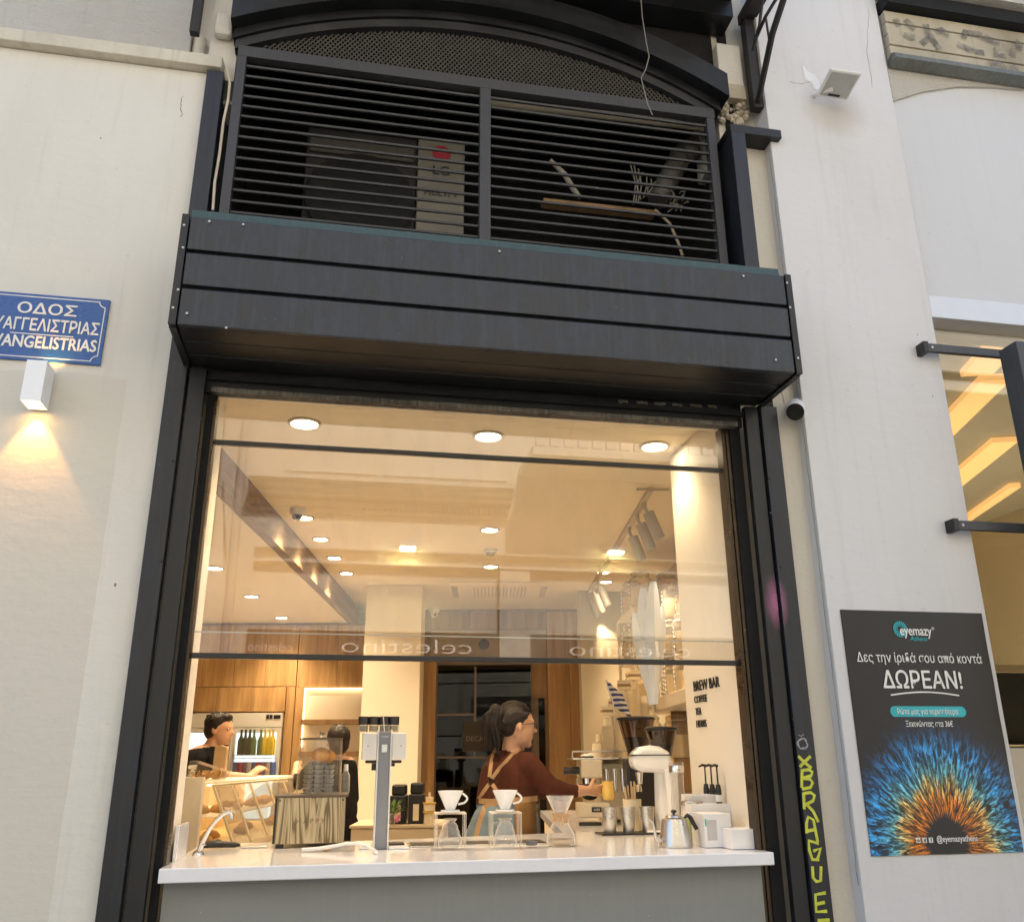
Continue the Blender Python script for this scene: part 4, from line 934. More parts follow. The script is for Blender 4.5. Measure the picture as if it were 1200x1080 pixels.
# access panel outline
pn = ZI(668, 512, CZ); pn2 = ZI(735, 512, CZ); ap_ = thing('access_panel', 'flush access panel in the ceiling near the header', 'panel', rz=IR)
box('hatch', M['ceil'], pn.x, pn2.x, pn.y-.45, pn.y, CZ-.004, CZ-.0015, ap_, bevel=.001)
# dome camera, smoke detector, speaker
q = ZI(349, 596, CZ); dc = thing('dome_camera', 'small white dome camera on the ceiling beside the bulkhead', 'camera', W(q.x, q.y, CZ-.001), IR)
MB().lathe([(0, 0), (.055, 0), (.055, -.03), (.045, -.045), (0, -.045)], n=20).build('base', M['wpl'], dc, smooth=True); MB().ball((0, 0, -.05), .036, 14).build('eye', pm('grey_eye', (.25, .22, .2), .3), dc, smooth=True); MB().ball((.01, -.026, -.065), .016, 10).build('lens', M['bpl'], dc, smooth=True)
q = ZI(575, 644, CZ); sm = thing('smoke_detector', 'white round smoke detector on the ceiling between two downlights', 'detector', W(q.x, q.y, CZ-.001), IR)
MB().lathe([(0, 0), (.06, 0), (.06, -.02), (0, -.022)], n=20).build('base', M['wpl'], sm, smooth=True); MB().lathe([(0, -.022), (.04, -.022), (.035, -.045), (0, -.048)], n=20).build('sensor', pm('sensor_grey', (.5, .47, .42), .5), sm, smooth=True)
q = V(509, 716, BK-.1); dc2 = thing('wall_camera', 'white dome camera under the ceiling in front of the rear oak panels', 'camera', W(q.x, q.y, q.z), IR)
MB().lathe([(0, .05), (.06, .05), (.06, 0), (.045, -.02), (0, -.02)], n=18).build('base', M['wpl'], dc2, smooth=True); MB().ball((0, 0, -.03), .045, 14).build('dome', M['wpl'], dc2, smooth=True); MB().ball((.012, -.035, -.04), .018, 8).build('lens', M['bpl'], dc2, smooth=True)
MB().box(-.02, .02, -.01, .08, .05, .10).build('mount', M['wpl'], dc2)
q = V(567, 755, BK-.03); tag(MB().lathe([(0, 0), (.055, 0), (.06, .02), (0, .022)], n=20, m=Matrix.Rotation(R(90), 3, 'X')).build('wall_speaker', M['bpl'], loc=W(q.x, q.y, q.z), rz=IR, smooth=True), 'round black disc mounted above the dark glass door', 'speaker')
# air conditioning cassette
k0, k1 = ZI(528, 690, CZ), ZI(642, 690, CZ); acs = thing('ceiling_cassette', 'white air conditioning cassette with grille flush in the ceiling', 'air conditioner', W((k0.x+k1.x)/2, 5.25, CZ-.001), IR)
hw = (k1.x-k0.x)/2
box('cover', M['ceil'], -hw, hw, -.42, .42, -.025, 0, acs, bevel=.008)
for i in range(15): o = box('grille_slat', tm, -.26+i*.037, -.25+i*.037, -.26, .26, -.034, -.0255, acs)
for sx_ in (-1, 1): box('louver_flap', tm, sx_*(hw-.05)-.03, sx_*(hw-.05)+.03, -.3, .3, -.031, -.0255, acs, bevel=.004)
# track with spotlights
tg = thing('ceiling_track', 'beige lighting track running along the ceiling at the menu wall side', 'track', rz=IR)
box('rail', tm, 1.62, 1.655, 1.70, 6.2, CZ-.03, CZ-.001, tg, bevel=.002); MB().tube([(1.55, 1.72, CZ-.012), (1.76, 1.72, CZ-.012)], .008, 6).build('feed_cover', tm, tg)
sp0 = None
slab_ = [('first track spotlight, aimed away, at the near end of the track', (755, 585), (775, 615), 1.95), ('second track spotlight, with its lower rim lit', (742, 605), (757, 632), 2.25), ('third track spotlight, with its lit face in view', (731, 620), (748, 642), 2.62), ('first spotlight of the far cluster on the track', (701, 690), (707, 706), 4.6), ('second spotlight of the far cluster on the track', (695, 697), (701, 712), 5.0), ('last spotlight hanging straight down at the track end', (690, 703), (690, 718), 5.3)]
body = pm('spot_body', (.45, .41, .35), .45, var=.02)
for i, (lab, pa, pb_, v) in enumerate(slab_):
    if sp0 is None:
        s0 = thing('track_spotlight', lab, 'spotlight', W(1.66, v, CZ-.10), IR, 'spotlights on the ceiling track'); sp0 = s0
        tl_ = Matrix.Rotation(R(-20), 3, 'Y')
        MB().lathe([(0, .0), (.036, .0), (.038, -.01), (.038, -.19), (.034, -.19)], n=20, m=tl_).build('body', body, s0, smooth=True)
        MB().lathe([(0, -.182), (.033, -.182), (.033, -.185), (0, -.185)], n=20, m=tl_).build('lamp_face', M['lampon'], s0)
        MB().tube([(-.02, 0, .075), (-.02, 0, .03), (0, 0, -.01)], .012, 8).build('joint', body, s0, smooth=True)
        lamp('lamp_light', 'SPOT', tl_ @ Vector((0, 0, -.195)), 34*LAMP, WARM, tl_ @ Vector((0, 0, -1)), 70, .5, .035, s0)
    else: dup(sp0, W(1.66, v, CZ-.10), lab, rz=IR + (0, .1, .25, 0, .2, .1)[i])
# second row that washes the side wall and shelf, seen edge on
for i in range(2):
    pass

# ---- lettering on the menu wall
ml = thing('menu_lettering', 'black BREW BAR menu lettering on the cream side wall', 'lettering')
def mtxt(s, pl, pr, h):
    a = Xp(pl[0], pl[1], 1.797); b = Xp(pr[0], pr[1], 1.797); o = text('lettering', s, M['ink'], ml, h, (1.797, (a.y+b.y)/2, (a.z+b.z)/2), (R(90), 0, R(-90)), bold=.022 if h > .06 else .004, ext=.0015)
    xs = [v_.co.x for v_ in o.data.vertices]; o.scale = (abs(b.y-a.y)/(max(xs)-min(xs)), 1, 1)
mtxt('BREW BAR', (813, 810), (843, 804), .072); mtxt('COFFEE', (814, 824), (828.5, 821), .050); mtxt('TEA', (815.5, 838), (822, 836.5), .050); mtxt('HERBS', (816.5, 853), (828, 850), .050)

# ================================================================== COUNTER
ct = thing('serving_counter', 'white quartz counter slab with grey front below the serving window', 'counter')
CT = 1.133; zc0 = F(190, 1035, -.03).z
cpoly = [(-.607, -.03), (1.80, -.03), (1.797, .09), (1.797, 1.32), (.2, .98), (-.60, 1.02)]
MB().prism(cpoly, zc0, CT, 'z').build('slab', M['quartz'], ct, bevel=.004)
box('front_panel', M['greyp'], -.597, 1.775, .05, .09, 0, zc0-.001, ct)
q = Zp(212, 992, CT); box('upstand', M['quartz'], -.60, -.585, .20, .45, CT+.001, CT+.13, ct, bevel=.003)
# side run where the espresso machine stands
rc_ = thing('machine_counter', 'pale worktop run under the espresso machine and cup towers', 'counter', rz=IR)
box('worktop', M['quartz'], 1.0, 2.24, 1.36, 3.6, 1.08, 1.13, rc_, bevel=.004); box('base_unit', M['room'], 1.03, 2.24, 1.40, 3.58, .06, 1.079, rc_)
ic = thing('back_counter', 'beige counter block with raised rim behind the tower brewer', 'counter', rz=IR)
q0 = V(413, 966, 2.4); q1 = V(512, 966, 2.4)
bg_ = pm('beige_counter', (.55, .44, .30), .5, var=.03)
box('body', bg_, q0.x, q1.x+.05, 2.35, 2.9, .06, q0.z-.02, ic, bevel=.004); box('worktop', bg_, q0.x-.01, q1.x+.06, 2.34, 2.91, q0.z-.018, q0.z, ic, bevel=.003)

def onC(px, py, z=CT): return Zp(px, py, z)
def zat(px, py, y): return F(px, py, y).z
def xat(px, py, y): return F(px, py, y).x

# ================================================================== THINGS ON THE COUNTER
def base(px, py, z=CT, dz=.0005):
    p = onC(px, py, z); return Vector((p.x, p.y, z+dz))
def H(px, py, b): return F(px, py, b.y).z - b.z          # height over the base of a point seen at this pixel
def PW(a, b_, py, b): return abs(F(b_, py, b.y).x - F(a, py, b.y).x)

# drip station tray
a, b_ = onC(482, 987), onC(648, 986); c_, d_ = onC(478, 993), onC(668, 993)
tr_ = thing('drip_tray', 'flat steel drip tray with black inlay under the two drippers', 'tray', (0, 0, CT))
MB().box(c_.x+.01, d_.x-.05, c_.y+.01, c_.y+.19, .0, .006).build('tray_plate', M['steel'], tr_, bevel=.002)
MB().box(c_.x+.02, d_.x-.06, c_.y+.02, c_.y+.18, .0065, .0085).build('inlay', pm('dark_inlay', (.06, .055, .05), .4), tr_)
# dripper stands
def dripper(loc, label, h_top, h_plate, rc, rs):
    t = thing('dripper_stand', label, 'coffee dripper', loc, -.05, 'ceramic drippers on glass stands')
    MB().lathe([(.012, h_plate+.008), (rc*.36, h_plate+.010), (rc, h_top), (rc-.005, h_top), (rc*.34, h_plate+.018), (.012, h_plate+.016)], n=28).build('cone', M['wcer'], t, smooth=True)
    MB().lathe([(.015, h_plate), (rc*.72, h_plate), (rc*.76, h_plate+.004), (rc*.72, h_plate+.009), (.015, h_plate+.009)], n=28).build('base_plate', M['wcer'], t, smooth=True)
    pts = [(rc*.92+.022*math.sin(q/8*PI), 0, h_top-.012-.045*q/8) for q in range(9)]; pts[-1] = (rc*.60, 0, h_top-.057)
    MB().tube(pts, .0045, 8).build('handle', M['wcer'], t, smooth=True)
    MB().box(-rs, rs, -rs*.75, rs*.75, h_plate-.007, h_plate-.001).build('top_plate', M['glassw'], t, bevel=.002)
    for sx_ in (-1, 1):
        for sy_ in (-1, 1): MB().tube([(sx_*rs*.93, sy_*rs*.66, 0), (sx_*rs*.93, sy_*rs*.66, h_plate-.008)], .0052, 8).build('leg', M['glassw'], t, smooth=True)
    pr = [(0, .001), (rs*.70, .002), (rs*.76, .012)]
    hs_ = h_plate-.03
    for q in range(1, 9): pr.append((rs*(.76-.40*(q/9)**1.3)+.0025*(q % 2), .012+(hs_-.02)*q/9))
    pr += [(rs*.30, hs_-.012), (rs*.42, hs_)]
    s_ = MB().lathe(pr, n=24).build('glass_server', M['glass'], t, smooth=True)
    MB().lathe([(rs*.43, hs_-.002), (rs*.45, hs_+.003), (rs*.40, hs_+.004)], n=20).build('lid', M['glass'], s_, smooth=True)
    MB().tube([(-rs*.35, .0, hs_-.01), (-rs*.8, 0, hs_-.02), (-rs*.85, 0, hs_*.5), (-rs*.62, 0, hs_*.3)], .004, 7).build('handle', M['glassw'], s_, smooth=True)
    return t
B1 = base(527, 992, CT+.0085); ht = H(527, 926, B1); hp = H(527, 951, B1)
D1 = dripper(B1, 'white ceramic dripper on glass stand next to the tower brewer', ht, hp, PW(513, 543, 930, B1)/2, PW(509, 545, 970, B1)/2)
B2 = base(592, 991, CT+.0085); dup(D1, B2, 'white ceramic dripper on glass stand in front of the barista jeans')
# small dark puck
b = base(623, 990, CT+.0085); tag(MB().lathe([(0, 0), (.024, 0), (.026, .01), (.022, .02), (0, .021)], n=20).build('scale_puck', pm('grey_puck', (.13, .12, .12), .4), loc=b, smooth=True), 'small dark round puck on the drip tray beside the second dripper', 'puck')
# hourglass brewer
b = base(657.5, 991); cx = thing('hourglass_brewer', 'hourglass glass coffee maker with wooden collar', 'coffee maker', b)
r_ = PW(641, 674, 970, b)/2; h1 = H(657, 957, b); h2 = H(657, 932, b)
MB().lathe([(0, .001), (r_*.82, .002), (r_*.98, .018), (r_*.95, h1*.40), (r_*.60, h1*.75), (r_*.36, h1), (r_*.50, h1+(h2-h1)*.3), (r_*.97, h2), (r_*.95, h2), (r_*.47, h1+(h2-h1)*.3), (r_*.33, h1)], n=32).build('vessel', M['glass'], cx, smooth=True)
MB().lathe([(r_*.52, h1-.018), (r_*.44, h1), (r_*.58, h1+.016), (r_*.64, h1+.016), (r_*.50, h1), (r_*.57, h1-.018), (r_*.52, h1-.018)], n=28).build('collar', pm('pale_wood', (.50, .30, .15), .5), cx, smooth=True)
MB().lathe([(0, .004), (r_*.80, .005), (r_*.92, .018), (r_*.93, .03), (0, .031)], n=28).build('water', glass('pale_liquid', (.85, .78, .62), .10, .02), cx, smooth=True)
MB().tube([(0, -r_*.52, h1+.004), (.0, -r_*.55, h1-.02)], .004, 6).ball((0, -r_*.58, h1-.024), .007, 8).build('bead', M['paper'], cx, smooth=True)
# kettle
b = base(792, 992); kt = thing('pouring_kettle', 'ribbed steel pouring kettle with black handle near the stacked white boxes', 'kettle', b)
r_ = PW(774, 811, 985, b)/2; h_ = H(792, 958, b)
pr = [(0, 0), (r_*.98, 0), (r_, .006)] + [(r_*(.99-.26*q/10)+.0018*(q % 2), .006+(h_-.01)*q/10) for q in range(1, 11)] + [(r_*.60, h_), (0, h_+.004)]
MB().lathe(pr, n=32).build('body', M['steel'], kt, smooth=True)
MB().lathe([(0, h_+.004), (r_*.55, h_+.003), (r_*.5, h_+.010), (0, h_+.014)], n=24).build('lid', M['steel'], kt, smooth=True)
MB().tube([(0, 0, h_+.012), (0, 0, h_+.024)], .006, 8).ball((0, 0, h_+.028), (.014, .014, .008), 12).build('knob', M['bpl'], kt, smooth=True)
MB().tube([(-r_*.9, 0, .025), (-r_*1.25, 0, .04), (-r_*1.28, 0, h_*.55), (-r_*1.35, 0, h_*.85), (-r_*1.62, 0, h_*.99)], [.011, .008, .006, .005, .0045], 10).build('spout', M['steel'], kt, smooth=True)
MB().tube([(r_*.62, 0, h_*.97), (r_*.85, 0, h_*1.10), (r_*1.05, 0, h_*1.0), (r_*1.40, 0, h_*.60)], [.006, .009, .011, .009], 10).build('handle', M['bpl'], kt, smooth=True)
# three steel tumblers on a black tray
b = base(735, 977); tb = thing('tumbler_tray', 'black rectangular tray under three steel tumblers', 'tray', b)
tw = PW(702, 769, 976, b)/2; box('plate', M['bpl'], -tw, tw, -.07, .07, 0, .010, tb, bevel=.003)
cu0 = None
for px, lab in ((715, 'steel tumbler on the black tray, end nearest the wooden-collar coffee maker'), (736.5, 'steel tumbler in the middle of the black tray'), (759, 'steel tumbler on the black tray, end nearest the kettle')):
    q = F(px, 970, b.y); loc = Vector((q.x, b.y, b.z+.0105)); r_ = PW(706, 724, 950, b)/2; h_ = H(715, 945.5, b)-.01
    if cu0 is None:
        cu0 = thing('steel_tumbler', lab, 'cup', loc, 0, 'steel tumblers on the black tray')
        MB().lathe([(0, 0), (r_*.72, 0), (r_*.74, .004), (r_*.86, h_*.5), (r_*.875, h_*.505), (r_*.865, h_*.52), (r_, h_), (r_*.95, h_), (r_*.70, .01), (0, .008)], n=26).build('body', M['steel'], cu0, smooth=True)
        MB().lathe([(r_*.875, h_*.62), (r_*.90, h_*.625), (r_*.90, h_*.64), (r_*.88, h_*.645)], n=26).build('ring', M['chrome'], cu0, smooth=True)
    else: dup(cu0, loc, lab)
# tower brewer
b = base(446, 995); tw_ = thing('tower_brewer', 'tall white and grey tower coffee brewer with four black capped canisters', 'coffee machine', b)
hx = PW(436.6, 454, 930, b)/2; hT = H(446, 857, b); hB = H(446, 890, b); hw = PW(419.5, 471, 875, b)/2
grm = pm('tower_grey', (.22, .23, .25), .4, var=.03)
box('post_core', grm, -hx+.007, hx-.007, .004, .07, 0, hT, tw_, bevel=.002)
for s_ in (-1, 1): box('post_side', M['wpl'], min(s_*hx, s_*(hx-.0065)), max(s_*hx, s_*(hx-.0065)), -.004, .075, 0, hT+.008, tw_, bevel=.002)
for s_ in (-1, 1): box('head_box', M['creamp'] if False else pm('tower_white' + str(s_), (.74, .71, .66), .35, var=.02), (hx+.001) if s_ > 0 else -hw, hw if s_ > 0 else -hx-.001, .0, .16, hB, hT-.004, tw_, bevel=.004)
for s_ in (-1, 1): MB().ball((s_*hw*.75, -.001, (hB+hT)/2), (.003, .002, .003), 8).build('screw', grm, tw_)
box('display', pm('display_white', (.8, .8, .78), .3), -.012, .012, -.001, .0035, H(446, 881, b), H(446, 872, b), tw_, bevel=.001)
text('lettering', 'TONE', M['winkw'], tw_, .013, (0, .0030, H(446, 864, b)), ext=.0006)
for k_, px in enumerate((426.5, 439, 451.5, 463)):
    q = F(px, 850, b.y).x-b.x; z0 = hT+.001; z1 = H(px, 848, b); z2 = H(px, 839, b); r_ = .0245
    j = MB().lathe([(0, z0), (r_*.9, z0), (r_*.9, z1+.004)], (q, .085, 0), n=20).build('canister', M['glassw'], tw_, smooth=True)
    MB().lathe([(0, z1), (r_, z1), (r_, z2), (r_*.93, z2+.003), (0, z2+.003)], (q, .085, 0), n=20).build('cap', M['bpl'], j, smooth=True)
    MB().lathe([(0, z0+.003), (r_*.8, z0+.003), (r_*.8, z0+.028), (0, z0+.028)], (q, .085, 0), n=16).build('contents', pm('green_tea' + str(k_), [(.12, .14, .08), (.20, .20, .12), (.14, .15, .12), (.22, .22, .15)][k_], .8), j, smooth=True)
MB().tube([(.0, .05, hT), (-.012, .05, H(443, 831, b))], .002, 6).build('stirrer', M['wpl'], tw_)
for s_ in (-1, 1):
    MB().box(s_*.055-.026, s_*.055+.026, .03, .09, hB-.014, hB-.001).box(s_*.04-.012, s_*.04+.012, .04, .08, hB-.045 if s_ < 0 else hB-.028, hB-.0145).build('nozzle', M['bpl'], tw_, bevel=.002)
box('foot_plate', M['wpl'], hx+.001, hx+.09, -.02, .16, .0, .010, tw_, bevel=.003); box('foot_plate', M['wpl'], -hx-.06, -hx-.001, .02, .16, .0, .010, tw_, bevel=.003)
box('drip_grid', M['bpl'], hx+.006, hx+.075, .06, .15, .0105, .018, tw_, bevel=.002)
pts = [base(354, 998), base(372, 998)+Vector((0, 0, .004)), base(390, 997.5)+Vector((0, 0, .012)), base(405, 997)+Vector((0, 0, .020)), base(420, 997)+Vector((0, 0, .021)), base(430, 998)+Vector((0, 0, .014)), base(437, 999.5)+Vector((0, 0, .004)), base(441, 1001)]
pts = [p_+Vector((0, 0, .009)) for p_ in pts]
tag(MB().tube(pts, .0075, 10).build('white_hose', M['wpl'], smooth=True), 'white flexible hose lying along the counter by the tower brewer', 'hose')
b = base(382, 997); tag(MB().ball((0, 0, .012), (.018, .014, .012), 10).build('hose_clip', M['paper'], loc=b, smooth=True), 'small tan clip holding the white hose on the counter', 'clip')
# zebra wood box with juicer glass on top
b = base(362, 993); wbx = thing('dispenser_box', 'striped wooden box with black sides carrying the glass juice jar', 'box', b)
m, t, p = _new('zebra_wood'); vec = coords(t, (1.5, 1, .13)); wn = noise(t, vec, 6.5, 2, .4, .6); wa = N(t, 'ShaderNodeMath', operation='MULTIPLY'); wa.inputs[1].default_value = 125; t.links.new(wn, wa.inputs[0]); wb_ = N(t, 'ShaderNodeMath', operation='SINE'); t.links.new(wa.outputs[0], wb_.inputs[0]); wv = N(t, 'ShaderNodeMath', operation='MULTIPLY_ADD'); wv.inputs[1].default_value = .5; wv.inputs[2].default_value = .5; t.links.new(wb_.outputs[0], wv.inputs[0])
cc = ramp(t, wv.outputs[0], [(.04, (.15, .11, .055)), (.30, (.38, .31, .18)), (.7, (.44, .36, .22)), (.95, (.50, .42, .27))]); t.links.new(cc, p.inputs['Base Color']); p.inputs['Roughness'].default_value = .5; bump(t, wv.outputs[0], .2, .002, p)
zw = m
x0, x1 = F(323.5, 960, b.y).x-b.x, F(404, 960, b.y).x-b.x; hT = H(362, 934, b)
MB().box(x0, x1, -.006, 0, .018, hT).build('front_board', zw, wbx, bevel=.002)
box('side_body', M['bpl'], x0-.010, x1+.002, .001, .30, .018, hT, wbx, bevel=.003)
box('top_board', pm('bronze_top', (.10, .075, .05), .4), x0-.012, x1+.012, -.010, .31, hT+.001, hT+.012, wbx, bevel=.003)
for xx in (x0+.02, x1-.03): box('foot', M['bpl'], xx-.015, xx+.02, .01, .04, 0, .0175, wbx, bevel=.002)
for xx in (x0+.012, x1-.012): MB().ball((xx, -.007, hT-.012), (.004, .002, .004), 8).build('screw', M['bpl'], wbx)
dk = pm('burnt_lettering', (.14, .10, .05), .7)
text('lettering', 'HAPPY', dk, wbx, .030, (0, -.0066, hT*.48), ext=.0004, space=1.6)
gy = b.y+.14; jz = b.z+hT+.0125; jb = Vector((F(373, 929, gy).x, gy, jz)); jr = PW(346.5, 400, 900, jb)/2; jh = F(373, 866, gy).z-jz
jj = thing('juice_jar', 'clear cylindrical jar with dark lid and stacked cups standing on the striped wooden box', 'jar', jb)
MB().lathe([(0, .001), (jr*1.0, .001), (jr*.98, .02), (jr*.93, jh), (jr*.90, jh)], n=32).build('glass_body', M['flat'], jj, smooth=True)
MB().lathe([(0, jh+.008), (jr*.95, jh+.006), (jr*.96, jh-.001), (0, jh-.001)], n=32).build('lid', pm('dark_lid', (.09, .07, .05), .35), jj, smooth=True)
MB().lathe([(0, jh+.035), (.014, jh+.033), (.010, jh+.02), (.02, jh+.009), (0, jh+.009)], n=16).build('knob', M['chrome'], jj, smooth=True)
gl_ = pm('stacked_grey_cup', (.30, .28, .24), .35, var=.1)
cm0 = None
for ix in range(3):
    for iz in range(6):
        if cm0 is None: o = MB().lathe([(0, 0), (.017, 0), (.024, .016), (.022, .017), (.015, .003), (0, .003)], n=14).build('stacked_cup', gl_, jj, smooth=True); cm0 = o.data
        else: o = bpy.data.objects.new('stacked_cup', cm0); C.objects.link(o); o.parent = jj
        o.location = (-.05+ix*.048, -.02+.01*(ix % 2), .006+iz*.0205)
MB().ball((0, 0, .172), (.042, .042, .034), 14).build('orange', pm('orange_peel', (.75, .33, .04), .5, bmp=.3), jj, smooth=True); MB().ball((.035, .03, .165), (.035, .035, .03), 12).build('orange', bpy.data.materials['orange_peel'], jj, smooth=True)
q = Vector((F(404, 929, gy).x, gy+.02, jz)); bt_ = thing('spray_bottle', 'slim clear bottle with white neck beside the juice jar', 'bottle', q)
hb = F(404, 895, gy).z-jz
MB().lathe([(0, 0), (.02, 0), (.022, .01), (.021, hb*.6), (.010, hb*.75)], n=16).build('body', M['glassw'], bt_, smooth=True); MB().lathe([(.010, hb*.74), (.012, hb*.76), (.010, hb), (0, hb)], n=12).build('neck', M['wpl'], bt_, smooth=True)
# tap
b = base(232, 1001); fc = thing('tap', 'curved chrome tap rising from the end of the counter', 'tap', b)
q = [Vector((F(a_, c__, b.y).x-b.x, 0, F(a_, c__, b.y).z-b.z)) for a_, c__ in ((233, 998), (238, 985), (246, 970), (254, 960), (262, 953), (268, 951), (271, 953), (271.5, 959))]
MB().tube([(0, 0, .004)]+q, [.014, .012, .010, .0095, .009, .009, .009, .009, .008], 12).build('spout', M['chrome'], fc, smooth=True); MB().lathe([(0, 0), (.024, 0), (.022, .008), (.014, .016), (0, .018)], n=20).build('base_ring', M['chrome'], fc, smooth=True)
MB().tube([(.005, 0, .035), (.03, -.02, .04)], .004, 8).build('lever', M['chrome'], fc, smooth=True)
b = base(258, 994); t_ = thing('black_tongs', 'black handled tool lying beside the chrome tap', 'tool', b, R(8))
MB().tube([(-.08, 0, .016), (-.03, 0, .02), (.06, 0, .014), (.085, 0, .012)], [.012, .016, .012, .006], 10).build('handle', M['bpl'], t_, smooth=True); MB().ball((-.01, .02, .024), (.018, .018, .014), 12).build('knob', M['bpl'], t_, smooth=True)
MB().box(.085, .20, -.03, .03, .0, .006).build('plate', M['steel'], t_, bevel=.002)
# stacked white boxes
def cyl(rz_): return rz_
b = base(843, 993); hA = H(843, 953, b)
wb1 = thing('tea_box', 'lowest white tea box in front of the stepped stack near the kettle', 'box', b, R(-3))
ww = PW(828, 859, 975, b)/2
boxm = pm('white_card', (.76, .74, .72), .55, var=.02)
box('carton', boxm, -ww, ww, 0, .16, .001, hA, wb1, bevel=.002); box('label_window', pm('label_grey', (.50, .48, .45), .6), -ww+.012, -.005, -.001, .001, .03, hA-.025, wb1)
box('label_stripe', pm('label_green', (.12, .40, .30), .6), -ww+.004, -ww+.011, -.0012, .001, hA-.05, hA-.02, wb1)
st_ = thing('tiered_organiser', 'stepped white organiser of tea compartments against the menu wall', 'organiser', b+Vector((.03, .17, 0)), R(-3))
for k_, (xa, xb_, ya, yb, hh_) in enumerate(((-.075, .14, .0, .10, .170), (-.045, .24, .105, .24, .205))):
    box('tier_front', boxm, xa, xb_, ya, ya+.006, .001, hh_, st_, bevel=.002); box('tier_back', boxm, xa, xb_, yb-.006, yb-.001, .001, hh_, st_, bevel=.002)
    for j in range(6):
        x = xa+(xb_-xa-.006)*j/5; box('divider', boxm, x, x+.006, ya+.0065, yb-.0065, .001, hh_-.003, st_)
    box('packets', boxm, xa+.01, xb_-.01, ya+.01, yb-.01, .001, hh_-.02, st_)
b2_ = base(876, 995); box_ = thing('white_riser', 'low white riser block at the counter end by the menu wall', 'riser', b2_)
ww = PW(858, 893, 985, b2_)/2; box('block', boxm, -ww, ww-.004, 0, .12, .001, H(876, 971, b2_), box_, bevel=.002)
pk0 = None
for i, (px, col, lab) in enumerate(((818, (.35, .42, .14), 'olive tea packet standing by the kettle handle'), (823, (.62, .40, .15), 'tan tea packet between the olive and the pink one'), (826.5, (.60, .12, .16), 'pink tea packet against the white tea box'))):
    b = base(px, 990); o = thing('tea_packet', lab, 'packet', b+Vector((0, .06+.01*i, 0)), R(-10), 'tea packets beside the white box'); box('pouch', pm('packet_%d' % i, col, .5), -.010, .010, 0, .06, .001, H(px, 956, b), o, bevel=.004); box('seal', M['wpl'], -.0105, .0105, -.001, .061, H(px, 956, b)+.001, H(px, 955, b)+.008, o)
b = base(812, 987); bx_ = thing('napkin_tray', 'white tray with papers beside the kettle', 'tray', b, R(-25)); box('plate', boxm, -.02, .09, 0, .10, .001, .012, bx_, bevel=.003); box('paper', M['cup'], -.01, .08, .01, .09, .013, .018, bx_)
# syrup pumps
pm0 = None
for i, px in enumerate((827, 834, 841)):
    b = Xp(px, 915, 1.768); b.z = CT+.0005; hp_ = F(px, 897, b.y).z-CT; hbt = F(px, 918, b.y).z-CT
    lab = ['black syrup pump bottle with its spout furthest from the menu wall corner', 'black syrup pump bottle in the middle of three', 'black syrup pump bottle of the trio nearest the window rail'][i]
    if pm0 is None:
        pm0 = thing('syrup_pump', lab, 'pump bottle', b, 0, 'black syrup pumps by the menu wall')
        MB().lathe([(0, 0), (.014, 0), (.014, hbt*.9), (.010, hbt), (.0, hbt)], n=16).build('bottle', M['bpl'], pm0, smooth=True); MB().lathe([(.0143, hbt*.70), (.0143, hbt*.82)], n=16).build('label', M['wpl'], pm0, smooth=True)
        MB().tube([(0, 0, hbt), (0, 0, hp_)], .004, 8).tube([(.006, 0, hp_), (-.012, 0, hp_+.004), (-.032, -.004, hp_-.004)], [.007, .006, .004], 8).build('pump_head', M['bpl'], pm0, smooth=True)
    else: dup(pm0, b, lab)

# ---- the machine counter: espresso machine, grinders, cups
MC = 1.1305
def IB(px, v, z=MC): q = V(px, 900, v); return W(q.x, v, z)
def IZ(px, py, v, z=MC): return V(px, py, v).z - z
def IU(px, v): return V(px, 900, v).x
ev = 2.0; e0 = IU(681, ev); eo = W(e0, ev, MC)
em = thing('espresso_machine', 'cream espresso machine with black knobs where the barista reaches', 'coffee machine', eo, IR)
cw = pm('machine_cream', (.66, .58, .44), .35, var=.04)
zt = IZ(690, 890, ev); zm = IZ(690, 911, ev); L_ = IU(745, ev)-e0
box('front_box', cw, 0, .13, 0, .30, zm, zt, em, bevel=.008); box('body', cw, .131, L_, .12, .45, .02, zt-.02, em, bevel=.006)
box('top_tray', M['steel'], -.05, L_, .02, .44, zt+.001, zt+.012, em, bevel=.002)
MB().tube([(-.05, .02, zt+.05), (L_, .02, zt+.05)], .005, 6).tube([(-.05, .02, zt+.01), (-.05, .02, zt+.05)], .005, 6).tube([(L_, .02, zt+.01), (L_, .02, zt+.05)], .005, 6).build('cup_rail', M['steel'], em, smooth=True)
for du in (-.055, -.105): MB().lathe([(0, 0), (.022, 0), (.024, .045), (.0, .047)], n=16, m=Matrix.Rotation(R(-90), 3, 'Y')).build('knob', M['bpl'], em, smooth=True, loc=(du+.05, .08, (zt+zm)/2-.01))
MB().lathe([(0, zm-.002), (.06, zm-.002), (.062, zm-.035), (.045, zm-.045), (0, zm-.045)], (.04, .10, 0), n=24).build('group_head', M['chrome'], em, smooth=True)
MB().lathe([(0, zm-.047), (.05, zm-.047), (.045, zm-.075), (0, zm-.08)], (.04, .10, 0), n=24).tube([(-.01, .10, zm-.06), (-.15, .06, zm-.065)], [.01, .013], 10).build('portafilter', M['bpl'], em, smooth=True)
MB().ball((.06, .10, IZ(695, 932, ev)), (.05, .05, .03), 14).build('basket', M['dark'], em, smooth=True)
zd0, zd1 = IZ(690, 957, ev), IZ(690, 940, ev)
box('drip_tray', cw, -.03, .16, -.06, .119, max(0, zd0), zd1, em, bevel=.006); box('label', M['bpl'], .05, .11, -.063, -.0605, zd1-.05, zd1-.022, em); text('lettering', 'KEES', M['winkw'], em, .018, (.08, -.0635, zd1-.043), ext=.0004)
